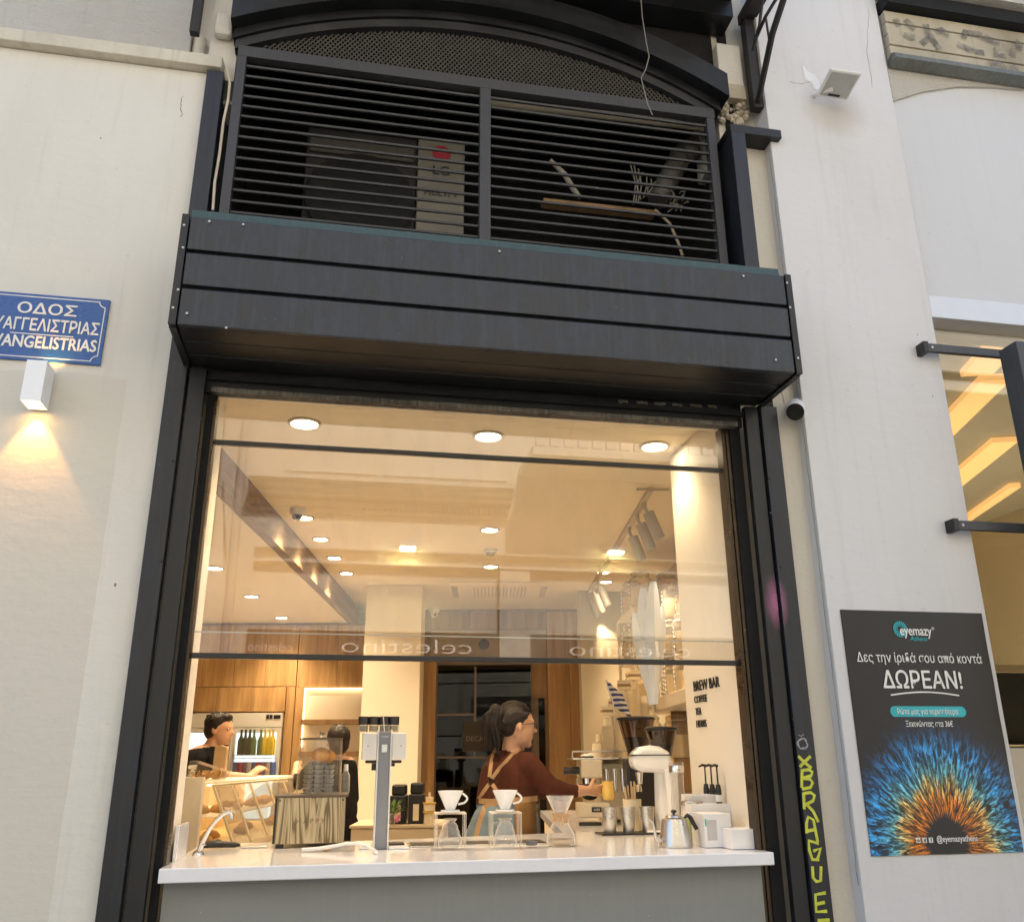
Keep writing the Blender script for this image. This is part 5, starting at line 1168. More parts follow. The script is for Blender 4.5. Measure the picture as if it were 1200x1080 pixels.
for k_ in range(3): MB().tube([(.16+.05*k_, .05, zm+.05), (.16+.05*k_, .04, zm-.08)], .016, 10).build('steam_wand', M['chrome'], em, smooth=True)
MB().box(-.03, .1, -.10, -.062, 0, .02).build('rubber_mat', M['bpl'], em, bevel=.003)
# cups on top of the machine
c0 = thing('paper_cup', 'single pale cup upside down on top of the espresso machine', 'cup', W(IU(700, 2.1), 2.1, MC+zt+.0125), IR)
MB().lathe([(0, .085), (.024, .085), (.026, .08), (.034, .004), (.037, 0), (.033, .001)], n=20).build('body', M['cup'], c0, smooth=True)
cl0 = thing('cloth', 'folded white cloth on top of the espresso machine', 'cloth', W(IU(690, 2.1), 2.1, MC+zt+.0125), IR)
MB().ball((0, 0, .010), (.05, .04, .014), 12).ball((.02, .01, .018), (.03, .03, .012), 10).build('folds', M['wpl'], cl0, smooth=True)
# towers of nested paper cups
def tower(px, v, py_top, lab, r=.042, py_b=None, z0=MC):
    h = IZ(px, py_top, v, z0); n = max(2, int(h/.016)); t = thing('cup_tower', lab, 'cup stack', IB(px, v, z0), IR, 'towers of nested paper cups')
    me_ = None
    for i in range(n):
        if me_ is None: o = MB().lathe([(r*.86, 0), (r*.95, .011), (r, .012), (r, .015), (r*.94, .015), (r*.80, 0)], n=18).build('cup_rim', M['cup'], t, smooth=True); me_ = o.data
        else: o = bpy.data.objects.new('cup_rim', me_); C.objects.link(o); o.parent = t
        o.location = (rr.uniform(-.0015, .0015), rr.uniform(-.0015, .0015), i*.016)
    MB().lathe([(0, n*.016+.001), (r*.8, n*.016+.001), (r*.65, n*.016+.05), (0, n*.016+.051)], n=18).build('bottom_cup', M['cup'], t, smooth=True)
    return t
tower(705, 2.5, 868, 'low cup tower standing on the oak side of the flag'); tower(758, 2.9, 822, 'rear cup tower half hidden by the petals'); tower(730, 2.95, 812, 'slender rear cup tower between the flag and the rack'); tower(714, 2.35, 848, 'shortest cup tower, nearest the barista hand'); tower(723, 2.45, 838, 'cup tower directly under the little flag'); tower(736, 2.7, 818, 'cup tower rising behind the smoked hopper'); tower(748, 2.85, 806, 'tallest cup tower beside the shelf end')
# printed boxes on the towers
for px, v, py, lab in ((711, 2.36, 842, 'small cream carton on the shortest cup tower'),):
    pass
for nm, px, v, py, s_ in (('cream carton on top of the shortest cup tower', 714, 2.35, 848, .07), ('cream carton on the cup tower under the flag', 723, 2.45, 838, .07), ('cream carton on the cup tower behind the smoked hopper', 736, 2.7, 818, .085), ('cream carton crowning the tallest cup tower', 748, 2.85, 806, .085)):
    z_ = V(px, py, v).z + .056; t = thing('takeaway_carton', nm, 'carton', W(IU(px, v), v, z_), IR + rr.uniform(-.3, .3), 'cartons on the cup towers')
    box('body', M['cup'], -s_/2, s_/2, -s_/2, s_/2, 0, s_*.7, t, bevel=.003); box('band', pm('brown_band%d' % px, (.30, .19, .10), .6), -s_/2-.001, s_/2+.001, -s_/2-.001, s_/2+.001, s_*.25, s_*.48, t); box('lid', M['cup'], -s_/2-.003, s_/2+.003, -s_/2-.003, s_/2+.003, s_*.7+.001, s_*.78, t, bevel=.002)
# flag
q = W(IU(722, 2.3), 2.3, 0); zf = V(722, 832, 2.3).z
fgm, t, p = _new('striped_flag'); vec = coords(t); wv = N(t, 'ShaderNodeTexWave'); wv.wave_profile = 'SIN'; wv.bands_direction = 'Z'; wv.inputs['Scale'].default_value = 9.5; t.links.new(vec, wv.inputs['Vector']); t.links.new(ramp(t, wv.outputs['Fac'], [(.48, (.05, .06, .20)), (.52, (.75, .72, .70))]), p.inputs['Base Color']); p.inputs['Roughness'].default_value = .8
flg = thing('small_flag', 'small blue and white striped flag stuck among the cup towers', 'flag', (q.x, q.y, zf), IR)
MB().tube([(0, 0, -.12), (.0, 0, .05), (-.05, 0, .20)], .0035, 6).build('stick', M['wpl'], flg, smooth=True)
n = 8; vs_ = []
for j in range(n+1):
    for i in range(n+1):
        s_, t2 = i/n, j/n; vs_.append((-.05*(t2)+.13*s_*(1-.1*t2), .018*math.sin(s_*6+t2*3), .17*t2-.10*s_+.03))
sh_ = MB(); sh_.add(vs_, [(j*(n+1)+i, j*(n+1)+i+1, (j+1)*(n+1)+i+1, (j+1)*(n+1)+i) for j in range(n) for i in range(n)]); fo = sh_.build('cloth', fgm, flg, smooth=True, fix=False)
so_ = fo.modifiers.new('thick', 'SOLIDIFY'); so_.thickness = .0015
# grinders
def grinder(px, v, py_lid, py_hop, lab, dx=0, white=True, wpx=(755, 792)):
    g_ = thing('coffee_grinder', lab, 'grinder', IB(px, v), IR)
    ra = (IU(wpx[1], v)-IU(wpx[0], v))/2; zl = IZ(px, py_lid, v); zh = IZ(px, py_hop, v)
    MB().lathe([(ra*.35, zh), (ra*.5, zh+.01), (ra*.98, zl-.004), (ra*.95, zl-.004)], n=24).build('hopper', M['smoked'], g_, smooth=True)
    MB().lathe([(0, zh+.012), (ra*.45, zh+.014), (ra*.72, zh+(zl-zh)*.55), (0, zh+(zl-zh)*.57)], n=20).build('beans', pm('coffee_beans', (.045, .022, .012), .5, bmp=1.0, bscale=160), g_, smooth=True)
    MB().lathe([(0, zl), (ra*1.04, zl), (ra*1.04, zl+.010), (ra*.9, zl+.017), (0, zl+.018)], n=24).build('lid', M['bpl'], g_, smooth=True)
    return g_, zh, ra
g1, zh, ra = grinder(777, 1.30, 855, 894, 'white coffee grinder with rounded head and smoked hopper beside the wall')
zt_ = IZ(760, 873, 1.3); zb2_ = IZ(760, 904, 1.3); hl = IU(738, 1.3)-IU(777, 1.3)
mb = MB(); mb.prism([(hl, zb2_+.05), (hl+.012, zb2_+.095), (hl+.05, zt_-.008), (hl+.10, zt_), (hl+.16, zt_-.006), (.03, zt_-.035), (.045, zt_-.10), (.03, zb2_-.02), (-.04, zb2_-.005), (hl+.05, zb2_), (hl+.015, zb2_+.02)], -.075, .075)
mb.build('head', M['wcer'], g1, bevel=.022); MB().box(hl+.002, .035, -.078, .078, zb2_+.082, zb2_+.088).build('trim_line', M['bpl'], g1)
MB().tube([(.0, 0, .02), (-.005, 0, zb2_-.0)], [.058, .045], 20).build('column', M['wcer'], g1, smooth=True); MB().box(-.12, .09, -.10, .10, 0, .022).build('base', M['wcer'], g1, bevel=.008)
MB().tube([(hl+.05, 0, zb2_-.001), (hl+.05, 0, zb2_-.06)], [.022, .014], 12).build('chute', M['chrome'], g1, smooth=True)
g2, zh, ra = grinder(748, 1.75, 843, 888, 'second coffee grinder with flat dark lid behind the white one', wpx=(727, 771))
MB().box(-.08, .08, -.09, .09, 0, zh).build('body', M['bpl'], g2, bevel=.012); MB().tube([(-.02, -.10, zh*.6), (-.02, -.12, zh*.5)], .02, 12).build('chute', M['chrome'], g2, smooth=True)
# utensils
b = base(741, 968); uy = 1.18
b = Vector((F(741, 945, uy).x, uy, CT+.0005)); uh = F(741, 936, uy).z-CT
ut = thing('utensil_holder', 'beige pot of wooden stirrers behind the steel tumblers', 'holder', b)
MB().lathe([(0, 0), (.045, 0), (.05, uh), (.046, uh), (.04, .01), (0, .01)], n=22).build('pot', M['cup'], ut, smooth=True)
for i in range(9): a_ = rr.uniform(0, 6.28); e_ = rr.uniform(.02, .055); o = MB().tube([(.015*math.cos(a_), .015*math.sin(a_), .02), (e_*math.cos(a_), e_*math.sin(a_)*.6, uh+rr.uniform(.05, .10))], .0045, 5).build('stirrer', pm('birch%d' % i, (.62, .46, .26), .6), ut)
# glass carafe and white cups by the wall
cr0 = thing('glass_carafe', 'slim glass carafe between the grinder and the menu wall', 'carafe', Vector((F(800, 950, .72).x-.02, .72, CT+.0005)))
hc = F(800, 893, .72).z-CT
MB().lathe([(0, 0), (.036, 0), (.040, .02), (.033, hc*.7), (.037, hc), (.034, hc)], n=24).build('body', M['glass'], cr0, smooth=True); MB().lathe([(.0345, hc*.86), (.038, hc*.87), (.0385, hc*.95), (.037, hc*.96)], n=24).build('band', M['chrome'], cr0, smooth=True)
jar_ = thing('lidded_glass_canister', 'low glass canister with steel rim beside the kettle', 'canister', Vector((F(812, 960, .50).x, .50, CT+.0005)))
hj = F(812, 938, .50).z-CT
MB().lathe([(0, 0), (.05, 0), (.052, .01), (.052, hj-.02)], n=26).build('body', M['glass'], jar_, smooth=True); MB().lathe([(.0525, hj-.021), (.055, hj-.02), (.055, hj), (.05, hj+.002)], n=26).build('rim', M['steel'], jar_, smooth=True)
tall = thing('cup_sleeve_stack', 'tall stack of white cups between grinder and carafe', 'cup stack', Vector((F(789, 950, .85).x, .85, CT+.0005))); ht_ = F(789, 901, .85).z-CT
MB().lathe([(0, 0), (.030, 0), (.034, ht_*.96), (.037, ht_*.97), (.036, ht_), (.031, ht_)], n=22).build('cups', M['wcer'], tall, smooth=True)
# floating shelf and glass jars on the side wall
sv = thing('wall_shelf', 'thick cream shelf on the side wall holding glass jars', 'shelf', rz=IR)
SZ = 1.93
box('board', pm('shelf_cream', (.62, .54, .42), .5, var=.04), 1.86, 2.249, 2.02, 3.25, SZ-.09, SZ, sv, bevel=.004)
def jar(lab, u, v, z, r=.10, h=.30, group='glass jars stacked by the side wall', lid=True):
    t = thing('glass_jar', lab, 'jar', W(u, v, z+.001), IR, group)
    MB().lathe([(0, 0), (r*.9, 0), (r, .02), (r, h*.78), (r*.8, h*.85), (r*.8, h*.88)], n=22).build('body', M['glassw'], t, smooth=True)
    MB().lathe([(0, h), (r*.7, h*.99), (r*.86, h*.94), (r*.86, h*.885), (0, h*.885)], n=22).build('lid', M['glassw'], t, smooth=True)
    MB().lathe([(0, .006), (r*.88, .006), (r*.93, .03), (r*.93, h*(.35+.25*rr.random())), (0, h*.55)], n=18).build('contents', M['cup'], t, smooth=True)
    for k_ in range(6): MB().ball((-r-.003, -.02, h*.15+k_*h*.12), .008, 6).build('bead', M['wcer'], t, smooth=True)
    return t
j0 = jar('first glass jar on the cream shelf, next to the shelf end', 1.98, 2.22, SZ, .085, .26)
J = [('second glass jar standing on the cream shelf', 1.96, 2.50, SZ, 1.0), ('third glass jar at the far part of the cream shelf', 1.97, 2.85, SZ, 1.05), ('glass jar stacked above the first shelf jar', 2.0, 2.22, SZ+.263, 1.0), ('glass jar stacked above the second shelf jar', 1.98, 2.50, SZ+.263, 1.05), ('highest glass jar of the nearest pile under the ceiling track', 2.02, 2.24, SZ+.527, .95), ('glass jar topping the second pile', 2.0, 2.52, SZ+.54, .9)]
J += [('glass jar of the second shelf pile just under its lid jar', 1.95, 2.80, SZ+.275, 1.0), ('glass jar topping the third shelf pile', 1.97, 2.80, SZ+.545, 1.0), ('small glass jar leaning at the rear of the cream shelf', 2.0, 3.10, SZ, 1.0), ('glass jar stacked over the small rear jar', 2.0, 3.10, SZ+.265, 1.0), ('uppermost glass jar of the nearest pile, closest to the ceiling', 2.03, 2.26, SZ+.78, .85)]
for lab, u, v, z, s_ in J: dup(j0, W(u, v, z+.001), lab, sc=s_)
sv2 = thing('glass_rack', 'pale rack of glass jars behind the cup towers', 'rack', rz=IR)
for z in (1.50, 1.86, 2.24, 2.62): box('shelf', M['glassw'], 1.70, 2.24, 3.05, 3.9, z-.012, z, sv2, bevel=.002)
for u, v in ((1.71, 3.07), (1.71, 3.88), (2.22, 3.07), (2.22, 3.88)): box('post', M['cup'], u-.01, u+.01, v-.01, v+.01, 1.131, 2.6, sv2)
box('side_board', M['oak'], 2.0, 2.235, 3.3, 3.32, 1.131, 2.6, sv2)
J2 = [('large jar on the top rack nearest the oak wall', 1.80, 3.2, 2.241, 1.25), ('large jar on the top rack behind the first', 2.02, 3.25, 2.241, 1.25), ('jar on the lower rack behind the flag', 1.80, 3.22, 1.861, 1.25), ('jar on the lower rack beside the white petals', 2.02, 3.2, 1.861, 1.2), ('far jar on the top rack against the oak', 1.80, 3.62, 2.241, 1.2), ('far jar on the lower rack against the oak', 1.80, 3.65, 1.861, 1.2)]
J2 += [('jar on the low rack board beside the cup towers', 1.80, 3.2, 1.501, 1.2), ('second jar on the low rack board near the wall', 2.02, 3.2, 1.501, 1.2), ('jar on the highest rack board by the oak', 1.80, 3.2, 2.621, 1.1), ('second jar on the highest rack board', 2.02, 3.25, 2.621, 1.1), ('rear jar on the highest rack board', 1.80, 3.62, 2.621, 1.1)]
for lab, u, v, z, s_ in J2: dup(j0, W(u, v, z), lab, sc=s_)
# cartons below the rack
k_ = 0
for px, py, v in ((728, 806, 2.75), (741, 818, 2.62), (727, 822, 2.5), (718, 832, 2.42)):
    q = V(px, py, v)
    pass
# white petal ornament
pt = thing('petal_ornament', 'tall white ornament of curved glossy petals in front of the jars', 'ornament', W(V(766, 825, 2.0).x, 2.0, V(766, 825, 2.0).z), IR)
pm_ = pm('petal_white', (.82, .88, .98), .12, var=.02, coat=.6)  # bluish white puts reflected daylight into the petal colour
hp2 = V(766, 682, 2.0).z - V(766, 825, 2.0).z
for i, (a_, l_, w__, dy) in enumerate(((-.14, .74, .085, 0), (-.03, .96, .10, .04), (.06, 1.0, .095, -.03), (.15, .80, .085, .02))):
    mb = MB(); P_ = []; n = 14
    for side in (-1, 1):
        for j in range(n+1):
            s_ = j/n; wid = w__*math.sin(PI*(s_**1.3*.88+.07))**.55; P_.append((side*wid*.55 + a_*s_*hp2*.8, dy+.02*math.sin(PI*s_), s_*l_*hp2))
    mid = [(a_*(j/n)*hp2*.8, dy-.030*math.sin(PI*j/n)-.004, j/n*l_*hp2) for j in range(n+1)]
    bk = [(p_[0], p_[1]+.05*math.sin(PI*j/n)+.012, p_[2]) for j, p_ in enumerate(mid)]
    vs_ = P_[:n+1]+mid+P_[n+1:]+bk; fs = []
    for j in range(n):
        for k_ in range(4): a1_, a2_ = k_*(n+1), ((k_+1) % 4)*(n+1); fs.append((a1_+j, a2_+j, a2_+j+1, a1_+j+1))
    mb.add(vs_, fs); mb.build('petal', pm_, pt, smooth=True)
box('stand', M['cup'], -.05, .05, -.04, .04, -.70+.0, -.001, pt) if False else box('stand', M['glassw'], -.012, .012, -.012, .012, MC-V(766, 825, 2.0).z, .02, pt)
q = thing('round_glass_jar', 'round glass jar with pale rim resting on the end of the cream shelf', 'jar', W(2.0, 2.06, SZ+.001), IR)
q.location = W(1.93, 2.10, SZ+.001)
MB().ball((0, 0, .085), (.075, .075, .085), 20).build('bowl', M['glass'], q, smooth=True)
MB().lathe([(.04, .165), (.045, .17), (.045, .18), (.04, .18)], n=20).build('rim', M['glassw'], q, smooth=True)

# ---- display case
dcs = thing('pastry_case', 'slanted glass pastry case with gold frames running into the room', 'display case', rz=IR)
gold = pm('champagne_frame', (.62, .52, .34), .4, metal=.2)
cva, cvb, cut, cub, czt, czb = 1.42, 3.6, -.88, -.745, 1.385, 1.075
box('back_panel', M['cup'], -1.28, -1.27, cva+.02, cvb-.02, czb+.001, czt-.001, dcs); box('glow_strip', bpy.data.materials['niche_led'], -.93, -.915, cva+.05, cvb-.05, czt-.010, czt-.001, dcs)  # glowing strip and pale back panel added to brighten the dark case
box('top_shelf', M['glassw'], -1.45, cut, cva, cvb, czt, czt+.012, dcs); box('front_edge', gold, cut-.012, cut+.006, cva, cvb, czt-.012, czt-.001, dcs, bevel=.002)
box('deck', M['cup'], -1.45, cub, cva, cvb, czb-.03, czb, dcs, bevel=.003); box('body', M['room'], -1.45, cub-.01, cva+.002, cvb-.002, .06, czb-.031, dcs)
box('inner_shelf', M['glassw'], -1.40, -.86, cva+.02, cvb-.02, 1.215, 1.222, dcs)
def slant(v0, v1, th, m, nm, off=0):
    mb = MB(); mb.prism([(cut+off, czt-.013), (cut+off+th, czt-.013), (cub+off+th, czb+.001), (cub+off, czb+.001)], v0, v1, 'y'); return mb.build(nm, m, dcs)
vv = [cva+.01, 1.78, 2.18, 2.62, 3.1, 3.58]
for a_, c__ in zip(vv[:-1], vv[1:]): slant(a_+.014, c__-.014, .004, M['flat'], 'pane')
for a_ in vv: slant(a_-.011, a_+.011, .012, gold, 'frame_bar', -.006)
box('end_pane', M['flat'], -1.27, cut-.02, cva+.002, cva+.006, czb, czt-.001, dcs); box('back_rail', gold, -1.46, -1.44, cva, cvb, czb, czt, dcs)
pas = pm('pastry', (.50, .27, .09), .6, var=.25, vscale=40, bmp=.5)
p0_ = None
for i in range(16):
    v = 1.5+i*.125; u = -.93-.07*(i % 2); z = 1.223 if i % 3 else czb+.001
    if p0_ is None:
        t = thing('pastry', 'golden pastry in the glass case', 'pastry', W(u, v, z), IR, 'pastries lying in the glass case'); p0_ = t
        t['label'] = 'golden brown pastry lying in the slanted glass case'
        mb = MB(); mb.tube([(-.05, 0, .016), (-.03, .012, .024), (0, .018, .028), (.03, .012, .024), (.05, 0, .016)], [.010, .022, .027, .022, .010], 10); mb.build('crust', pas, t, smooth=True)
    else: dup(p0_, W(u, v, z), 'golden brown pastry lying in the slanted glass case', rz=IR+rr.uniform(-1, 1))
pt_ = thing('end_partition', 'cream end panel hiding the near end of the pastry case', 'panel', rz=IR)
box('board', pm('partition_cream', (.70, .62, .50), .6), -1.06, -.865, 1.18, 1.22, .06, 1.425, pt_, bevel=.003)
q = V(263, 905, 2.2); kb = thing('kraft_bag', 'brown paper bag standing on top of the pastry case', 'bag', W(q.x-.03, 2.2, czt+.0125), IR)
MB().prism([(-.04, 0), (.035, 0), (.038, .19), (.0, .2), (-.036, .192)], -.03, .03).build('body', M['paper'], kb, bevel=.004)
q = thing('snack_tray', 'clear tray of crackers on the pastry case near the man in black', 'tray', W(-1.02, 1.75, czt+.0125), IR)
MB().prism([(-.10, 0), (.10, 0), (.11, .05), (-.08, .11)], -.08, .08).build('cover', M['flat'], q)
for i in range(14): MB().box(-.02, .02, -.015, .015, -.003, .003, m=Matrix.Translation((rr.uniform(-.07, .08), rr.uniform(-.06, .06), .02+rr.random()*.03)) @ Matrix.Rotation(rr.uniform(-1, 1), 4, 'X') @ Matrix.Rotation(rr.uniform(-1, 1), 4, 'Y')).build('cracker', pas, q)
# ---- things on the back counter
bz = q0.z+.0005 if False else V(413, 966, 2.4).z+.0005
for i, (pa, pb2, pyt, lab) in enumerate(((456, 476, 919, 'black coffee dispenser with cream label nearest the tower brewer'), (478, 497, 917, 'black coffee dispenser with cream label beside the yellow cups'))):
    u0, u1 = V(pa, 940, 2.42).x, V(pb2, 940, 2.42).x; t = thing('coffee_dispenser', lab, 'dispenser', W((u0+u1)/2, 2.42, bz), IR, 'black coffee dispensers'); hh_ = V(466, pyt, 2.42).z-bz; w2 = (u1-u0)/2-.002
    box('body', M['bpl'], -w2, w2, 0, .18, 0, hh_*.72, t, bevel=.006); box('hopper', M['bpl'], -w2*.8, w2*.9, .01, .16, hh_*.72+.001, hh_, t, bevel=.012); box('label', M['cup'], -w2*.35, w2*.4, -.003, -.0005, hh_*.08, hh_*.48, t)
yc = W(V(503, 950, 2.40).x, 2.40, bz); t = thing('yellow_cup_stack', 'stack of two yellow cartons with a cup on top', 'carton stack', yc, IR)
hh_ = V(503, 928, 2.4).z-bz
for a_, c__, w2, m_ in ((0, .33, .032, M['cup']), (.34, .40, .042, M['yellow']), (.41, .62, .038, M['cup']), (.63, .68, .044, M['yellow']), (.69, .85, .026, M['cup']), (.86, 1.0, .008, M['cup'])): MB().lathe([(0, hh_*a_), (w2*.94, hh_*a_), (w2, hh_*c__), (0, hh_*c__)], n=16).build('tier', m_, t, smooth=True)
fl0 = W(V(460, 950, 2.40).x, 2.36, bz); t = thing('small_plant', 'little vase with green leaves and pink blossom behind the tower brewer', 'plant', fl0, IR)
MB().lathe([(0, 0), (.018, 0), (.022, .03), (.012, .06), (.014, .065)], n=14).build('vase', M['glassw'], t, smooth=True)
lfm = pm('leaf_green', (.09, .16, .04), .5); lf = None
for i in range(22):
    a_ = rr.uniform(0, 6.28); el = rr.uniform(.2, 1.2); mt_ = Matrix.Translation((0, 0, .06)) @ Matrix.Rotation(a_, 4, 'Z') @ Matrix.Rotation(-el, 4, 'Y')
    MB().add([mt_ @ Vector(p_) for p_ in ((.02, 0, 0), (.06, -.014, .004), (.10+rr.random()*.03, 0, -.004), (.06, .014, .004))], [(0, 1, 2, 3)]).build('leaf', lfm, t, fix=False)
MB().ball((.035, -.03, .03), .016, 8).ball((.05, -.03, .05), .012, 8).build('blossom', pm('pink_blossom', (.60, .15, .30), .6), t, smooth=True)

# ================================================================== PEOPLE
def caps(mb, p0, p1, r0, r1, n=16):
    p0, p1 = Vector(p0), Vector(p1); ax = (p1-p0); L_ = ax.length; rot = ax.to_track_quat('Z', 'Y').to_matrix() if L_ > 1e-6 else Matrix.Identity(3)
    pr = [(r0*math.cos(a_), r0*math.sin(a_)) for a_ in [-PI/2+PI/2*i/5 for i in range(6)]] + [(r1*math.cos(a_), L_+r1*math.sin(a_)) for a_ in [PI/2*i/5 for i in range(6)]]
    pr[0] = (0, -r0); pr[-1] = (0, L_+r1); mb.lathe(pr, p0, n=n, m=rot)
def fuse(name, mb, voxel, mats, pick, parent, smooth_it=6, fac=.5):
    me_ = bpy.data.meshes.new('tmp'); me_.from_pydata(mb.v, [], mb.f)
    bm = bmesh.new(); bm.from_mesh(me_); bmesh.ops.remove_doubles(bm, verts=bm.verts, dist=1e-5); bmesh.ops.recalc_face_normals(bm, faces=bm.faces); bm.to_mesh(me_); bm.free()
    o = bpy.data.objects.new('tmp', me_); C.objects.link(o)
    r_ = o.modifiers.new('r', 'REMESH'); r_.mode = 'VOXEL'; r_.voxel_size = voxel
    s_ = o.modifiers.new('s', 'SMOOTH'); s_.iterations = smooth_it; s_.factor = fac
    dg = bpy.context.evaluated_depsgraph_get(); dg.update(); out = bpy.data.meshes.new_from_object(o.evaluated_get(dg)); bpy.data.objects.remove(o); bpy.data.meshes.remove(me_)
    out.materials.clear()
    for m_ in mats: out.materials.append(m_)
    out.polygons.foreach_set('use_smooth', [True]*len(out.polygons))
    for f in out.polygons: f.material_index = pick(f.center)
    ob_ = bpy.data.objects.new(name, out); C.objects.link(ob_); ob_.parent = parent; return ob_
skin = pm('skin', (.52, .29, .18), .5, var=.05, vscale=20); skin.node_tree.nodes['Principled BSDF'].inputs['Subsurface Weight'].default_value = .08
def fabric(name, col): return pm(name, col, .9, var=.22, vscale=9, bmp=1.0, bscale=9, spec=.15)
hairm = pm('dark_hair', (.012, .007, .005), .5, var=.5, vscale=90, stretch=(1, 1, .10), bmp=1.0, bscale=150, spec=.35)
def head(mb, c, fd, s=1.0):
    """cranium, jaw, nose, brow, ears around centre c, looking along fd (horizontal)"""
    fd = Vector(fd).normalized(); sd_ = Vector((-fd.y, fd.x, 0)); up = Vector((0, 0, 1)); rot = Matrix((fd, sd_, up)).transposed()
    def P(f_, s_, u_): return Vector(c) + fd*f_*s + sd_*s_*s + up*u_*s
    mb.ball(P(-.008, 0, .025), (.098*s, .076*s, .092*s), 20, m=rot); mb.ball(P(.018, 0, -.03), (.072*s, .062*s, .088*s), 20, m=rot)
    caps(mb, P(.045, 0, -.085), P(.058, 0, -.098), .028*s, .022*s); caps(mb, P(-.01, .040, -.055), P(.04, .018, -.088), .018*s, .015*s); caps(mb, P(-.01, -.040, -.055), P(.04, -.018, -.088), .018*s, .015*s)
    caps(mb, P(.085, 0, .01), P(.103, 0, -.028), .007*s, .0115*s); caps(mb, P(.080, -.035, .022), P(.080, .035, .022), .010*s, .010*s)
    caps(mb, P(.078, -.02, -.057), P(.078, .02, -.057), .0085*s, .0085*s); caps(mb, P(.074, -.016, -.066), P(.074, .016, -.066), .009*s, .009*s)
    for k_ in (-1, 1): mb.ball(P(-.008, k_*.078, -.012), (.016*s, .007*s, .028*s), 12, m=rot); mb.ball(P(.050, k_*.038, -.024), (.018*s, .012*s, .018*s), 10)
    return P, rot
def eyes(P, rot, par, s=1.0):
    for k_ in (-1, 1):
        e = MB().ball(P(.076, k_*.030, .004), (.0115*s,)*3, 12).build('eye', pm('eye_white%d' % random.randint(0, 9999), (.42, .38, .34), .3), par, smooth=True)
        MB().ball(P(.0835, k_*.031, .004), (.0055*s,)*3, 10).build('iris', M['bpl'], e, smooth=True)
def hand(mb, w0, d, up, s=1.0, curl=.5, side=1):
    """palm from wrist w0 along d, thumb on the 'up' side, fingers spread across 'sp' and bent toward side*n"""
    d = Vector(d).normalized(); up = (Vector(up) - d*Vector(up).dot(d)).normalized(); n_ = d.cross(up)*side
    for k_ in (-1.2, -.4, .4, 1.2): caps(mb, w0+up*k_*.008*s, w0+d*.082*s+up*k_*.019*s, .016*s, .0105*s, 10)
    for i, (k_, l_) in enumerate(((1.5, .070), (.5, .078), (-.5, .072), (-1.5, .056))):
        b0 = w0+d*.086*s+up*k_*.0165*s; d1 = (d+n_*curl*.5).normalized(); b1_ = b0+d1*l_*.42*s; d2 = (d+n_*curl*1.6).normalized(); b2__ = b1_+d2*l_*.33*s; d3 = (d*.4+n_*curl*2.2).normalized(); b3_ = b2__+d3*l_*.25*s
        caps(mb, b0, b1_, .0088*s, .0080*s, 10); caps(mb, b1_, b2__, .0080*s, .0074*s, 10); caps(mb, b2__, b3_, .0074*s, .0062*s, 10)
    t0 = w0+d*.025*s+up*.022*s; t1 = t0+(d*.6+up*.75+n_*.3).normalized()*.042*s; t2_ = t1+(d+up*.15+n_*.6*curl).normalized()*.032*s
    caps(mb, t0, t1, .014*s, .0105*s, 10); caps(mb, t1, t2_, .0105*s, .0075*s, 10)
from mathutils.bvhtree import BVHTree

# --- barista
wv_ = 1.42
wo = W(V(600, 900, wv_).x, wv_, .06); wom = thing('person', 'woman barista in brown sweater and crossed tan apron straps reaching to the machine', 'person', wo, IR)
wI = toI(wo)
def j(px, py, dv_=0): q = V(px, py, wv_+dv_); return Vector((q.x-wI.x, q.y-wI.y, q.z-.06))
mb = MB()
fd = Vector((1, .22, 0)); hc_ = j(606.5, 850, .02)
P, rot = head(mb, hc_, fd, 1.0)
caps(mb, j(601, 866, .03), j(599, 888, .04), .052, .060)
shR = j(618, 895, -.05); shL = j(586, 895, .16)
caps(mb, j(610, 898, .0), j(585, 898, .10), .085, .085); caps(mb, j(606, 905, .02), j(604, 940, .03), .115, .105); caps(mb, j(583, 908, .06), j(579, 940, .06), .095, .100); caps(mb, j(620, 910, .02), j(616, 938, .05), .065, .075)
caps(mb, shR, j(616, 900, -.03), .062, .07); caps(mb, shR, j(644, 920, -.05), .066, .050); caps(mb, j(644, 920, -.05), j(664, 926.5, -.02), .049, .041); caps(mb, j(664, 926.5, -.02), j(684, 926, .02), .040, .029)
caps(mb, j(585, 900, .18), j(606, 925, .28), .052, .043); caps(mb, j(606, 925, .28), j(640, 930, .34), .04, .030)
wr = j(684, 926, .02); hd = (j(705, 926, .10)-wr)
caps(mb, wr, wr+hd.normalized()*.03, .027, .024); hand(mb, wr+hd.normalized()*.025, hd, (0, -.2, 1), 1.0, .42, -1)
wr2 = j(640, 930, .34); hand(mb, wr2+Vector((.02, 0, 0)), (1, -.1, -.1), (0, 0, 1), 1.0, .5, 1)
# hips, legs
caps(mb, j(598, 955, .05), j(592, 975, .04), .135, .150); caps(mb, j(577, 965, .02), j(571, 985, .02), .115, .125); caps(mb, j(610, 960, .08), j(609, 980, .08), .10, .11)
hip = j(590, 985, .04)
for dx_, dy_ in ((-.07, -.03), (.07, .08)):
    k0_ = Vector((hip.x+dx_, hip.y+dy_, hip.z-.02)); kn = Vector((hip.x+dx_*1.1+.02, hip.y+dy_, .50)); an = Vector((hip.x+dx_*1.1-.02, hip.y+dy_, .09))
    caps(mb, k0_, kn, .115, .065); caps(mb, kn, an, .062, .042); caps(mb, an+Vector((0, 0, -.045)), an+Vector((.14, .02, -.055)), .042, .036)
zw_ = j(600, 942).z; zn = j(600, 881).z; xw = j(677, 920).x; zsh_ = .12
jeans = fabric('jeans', (.16, .21, .25)); brown = fabric('brown_knit', (.070, .022, .013)); shoe = fabric('dark_shoes', (.02, .02, .02))
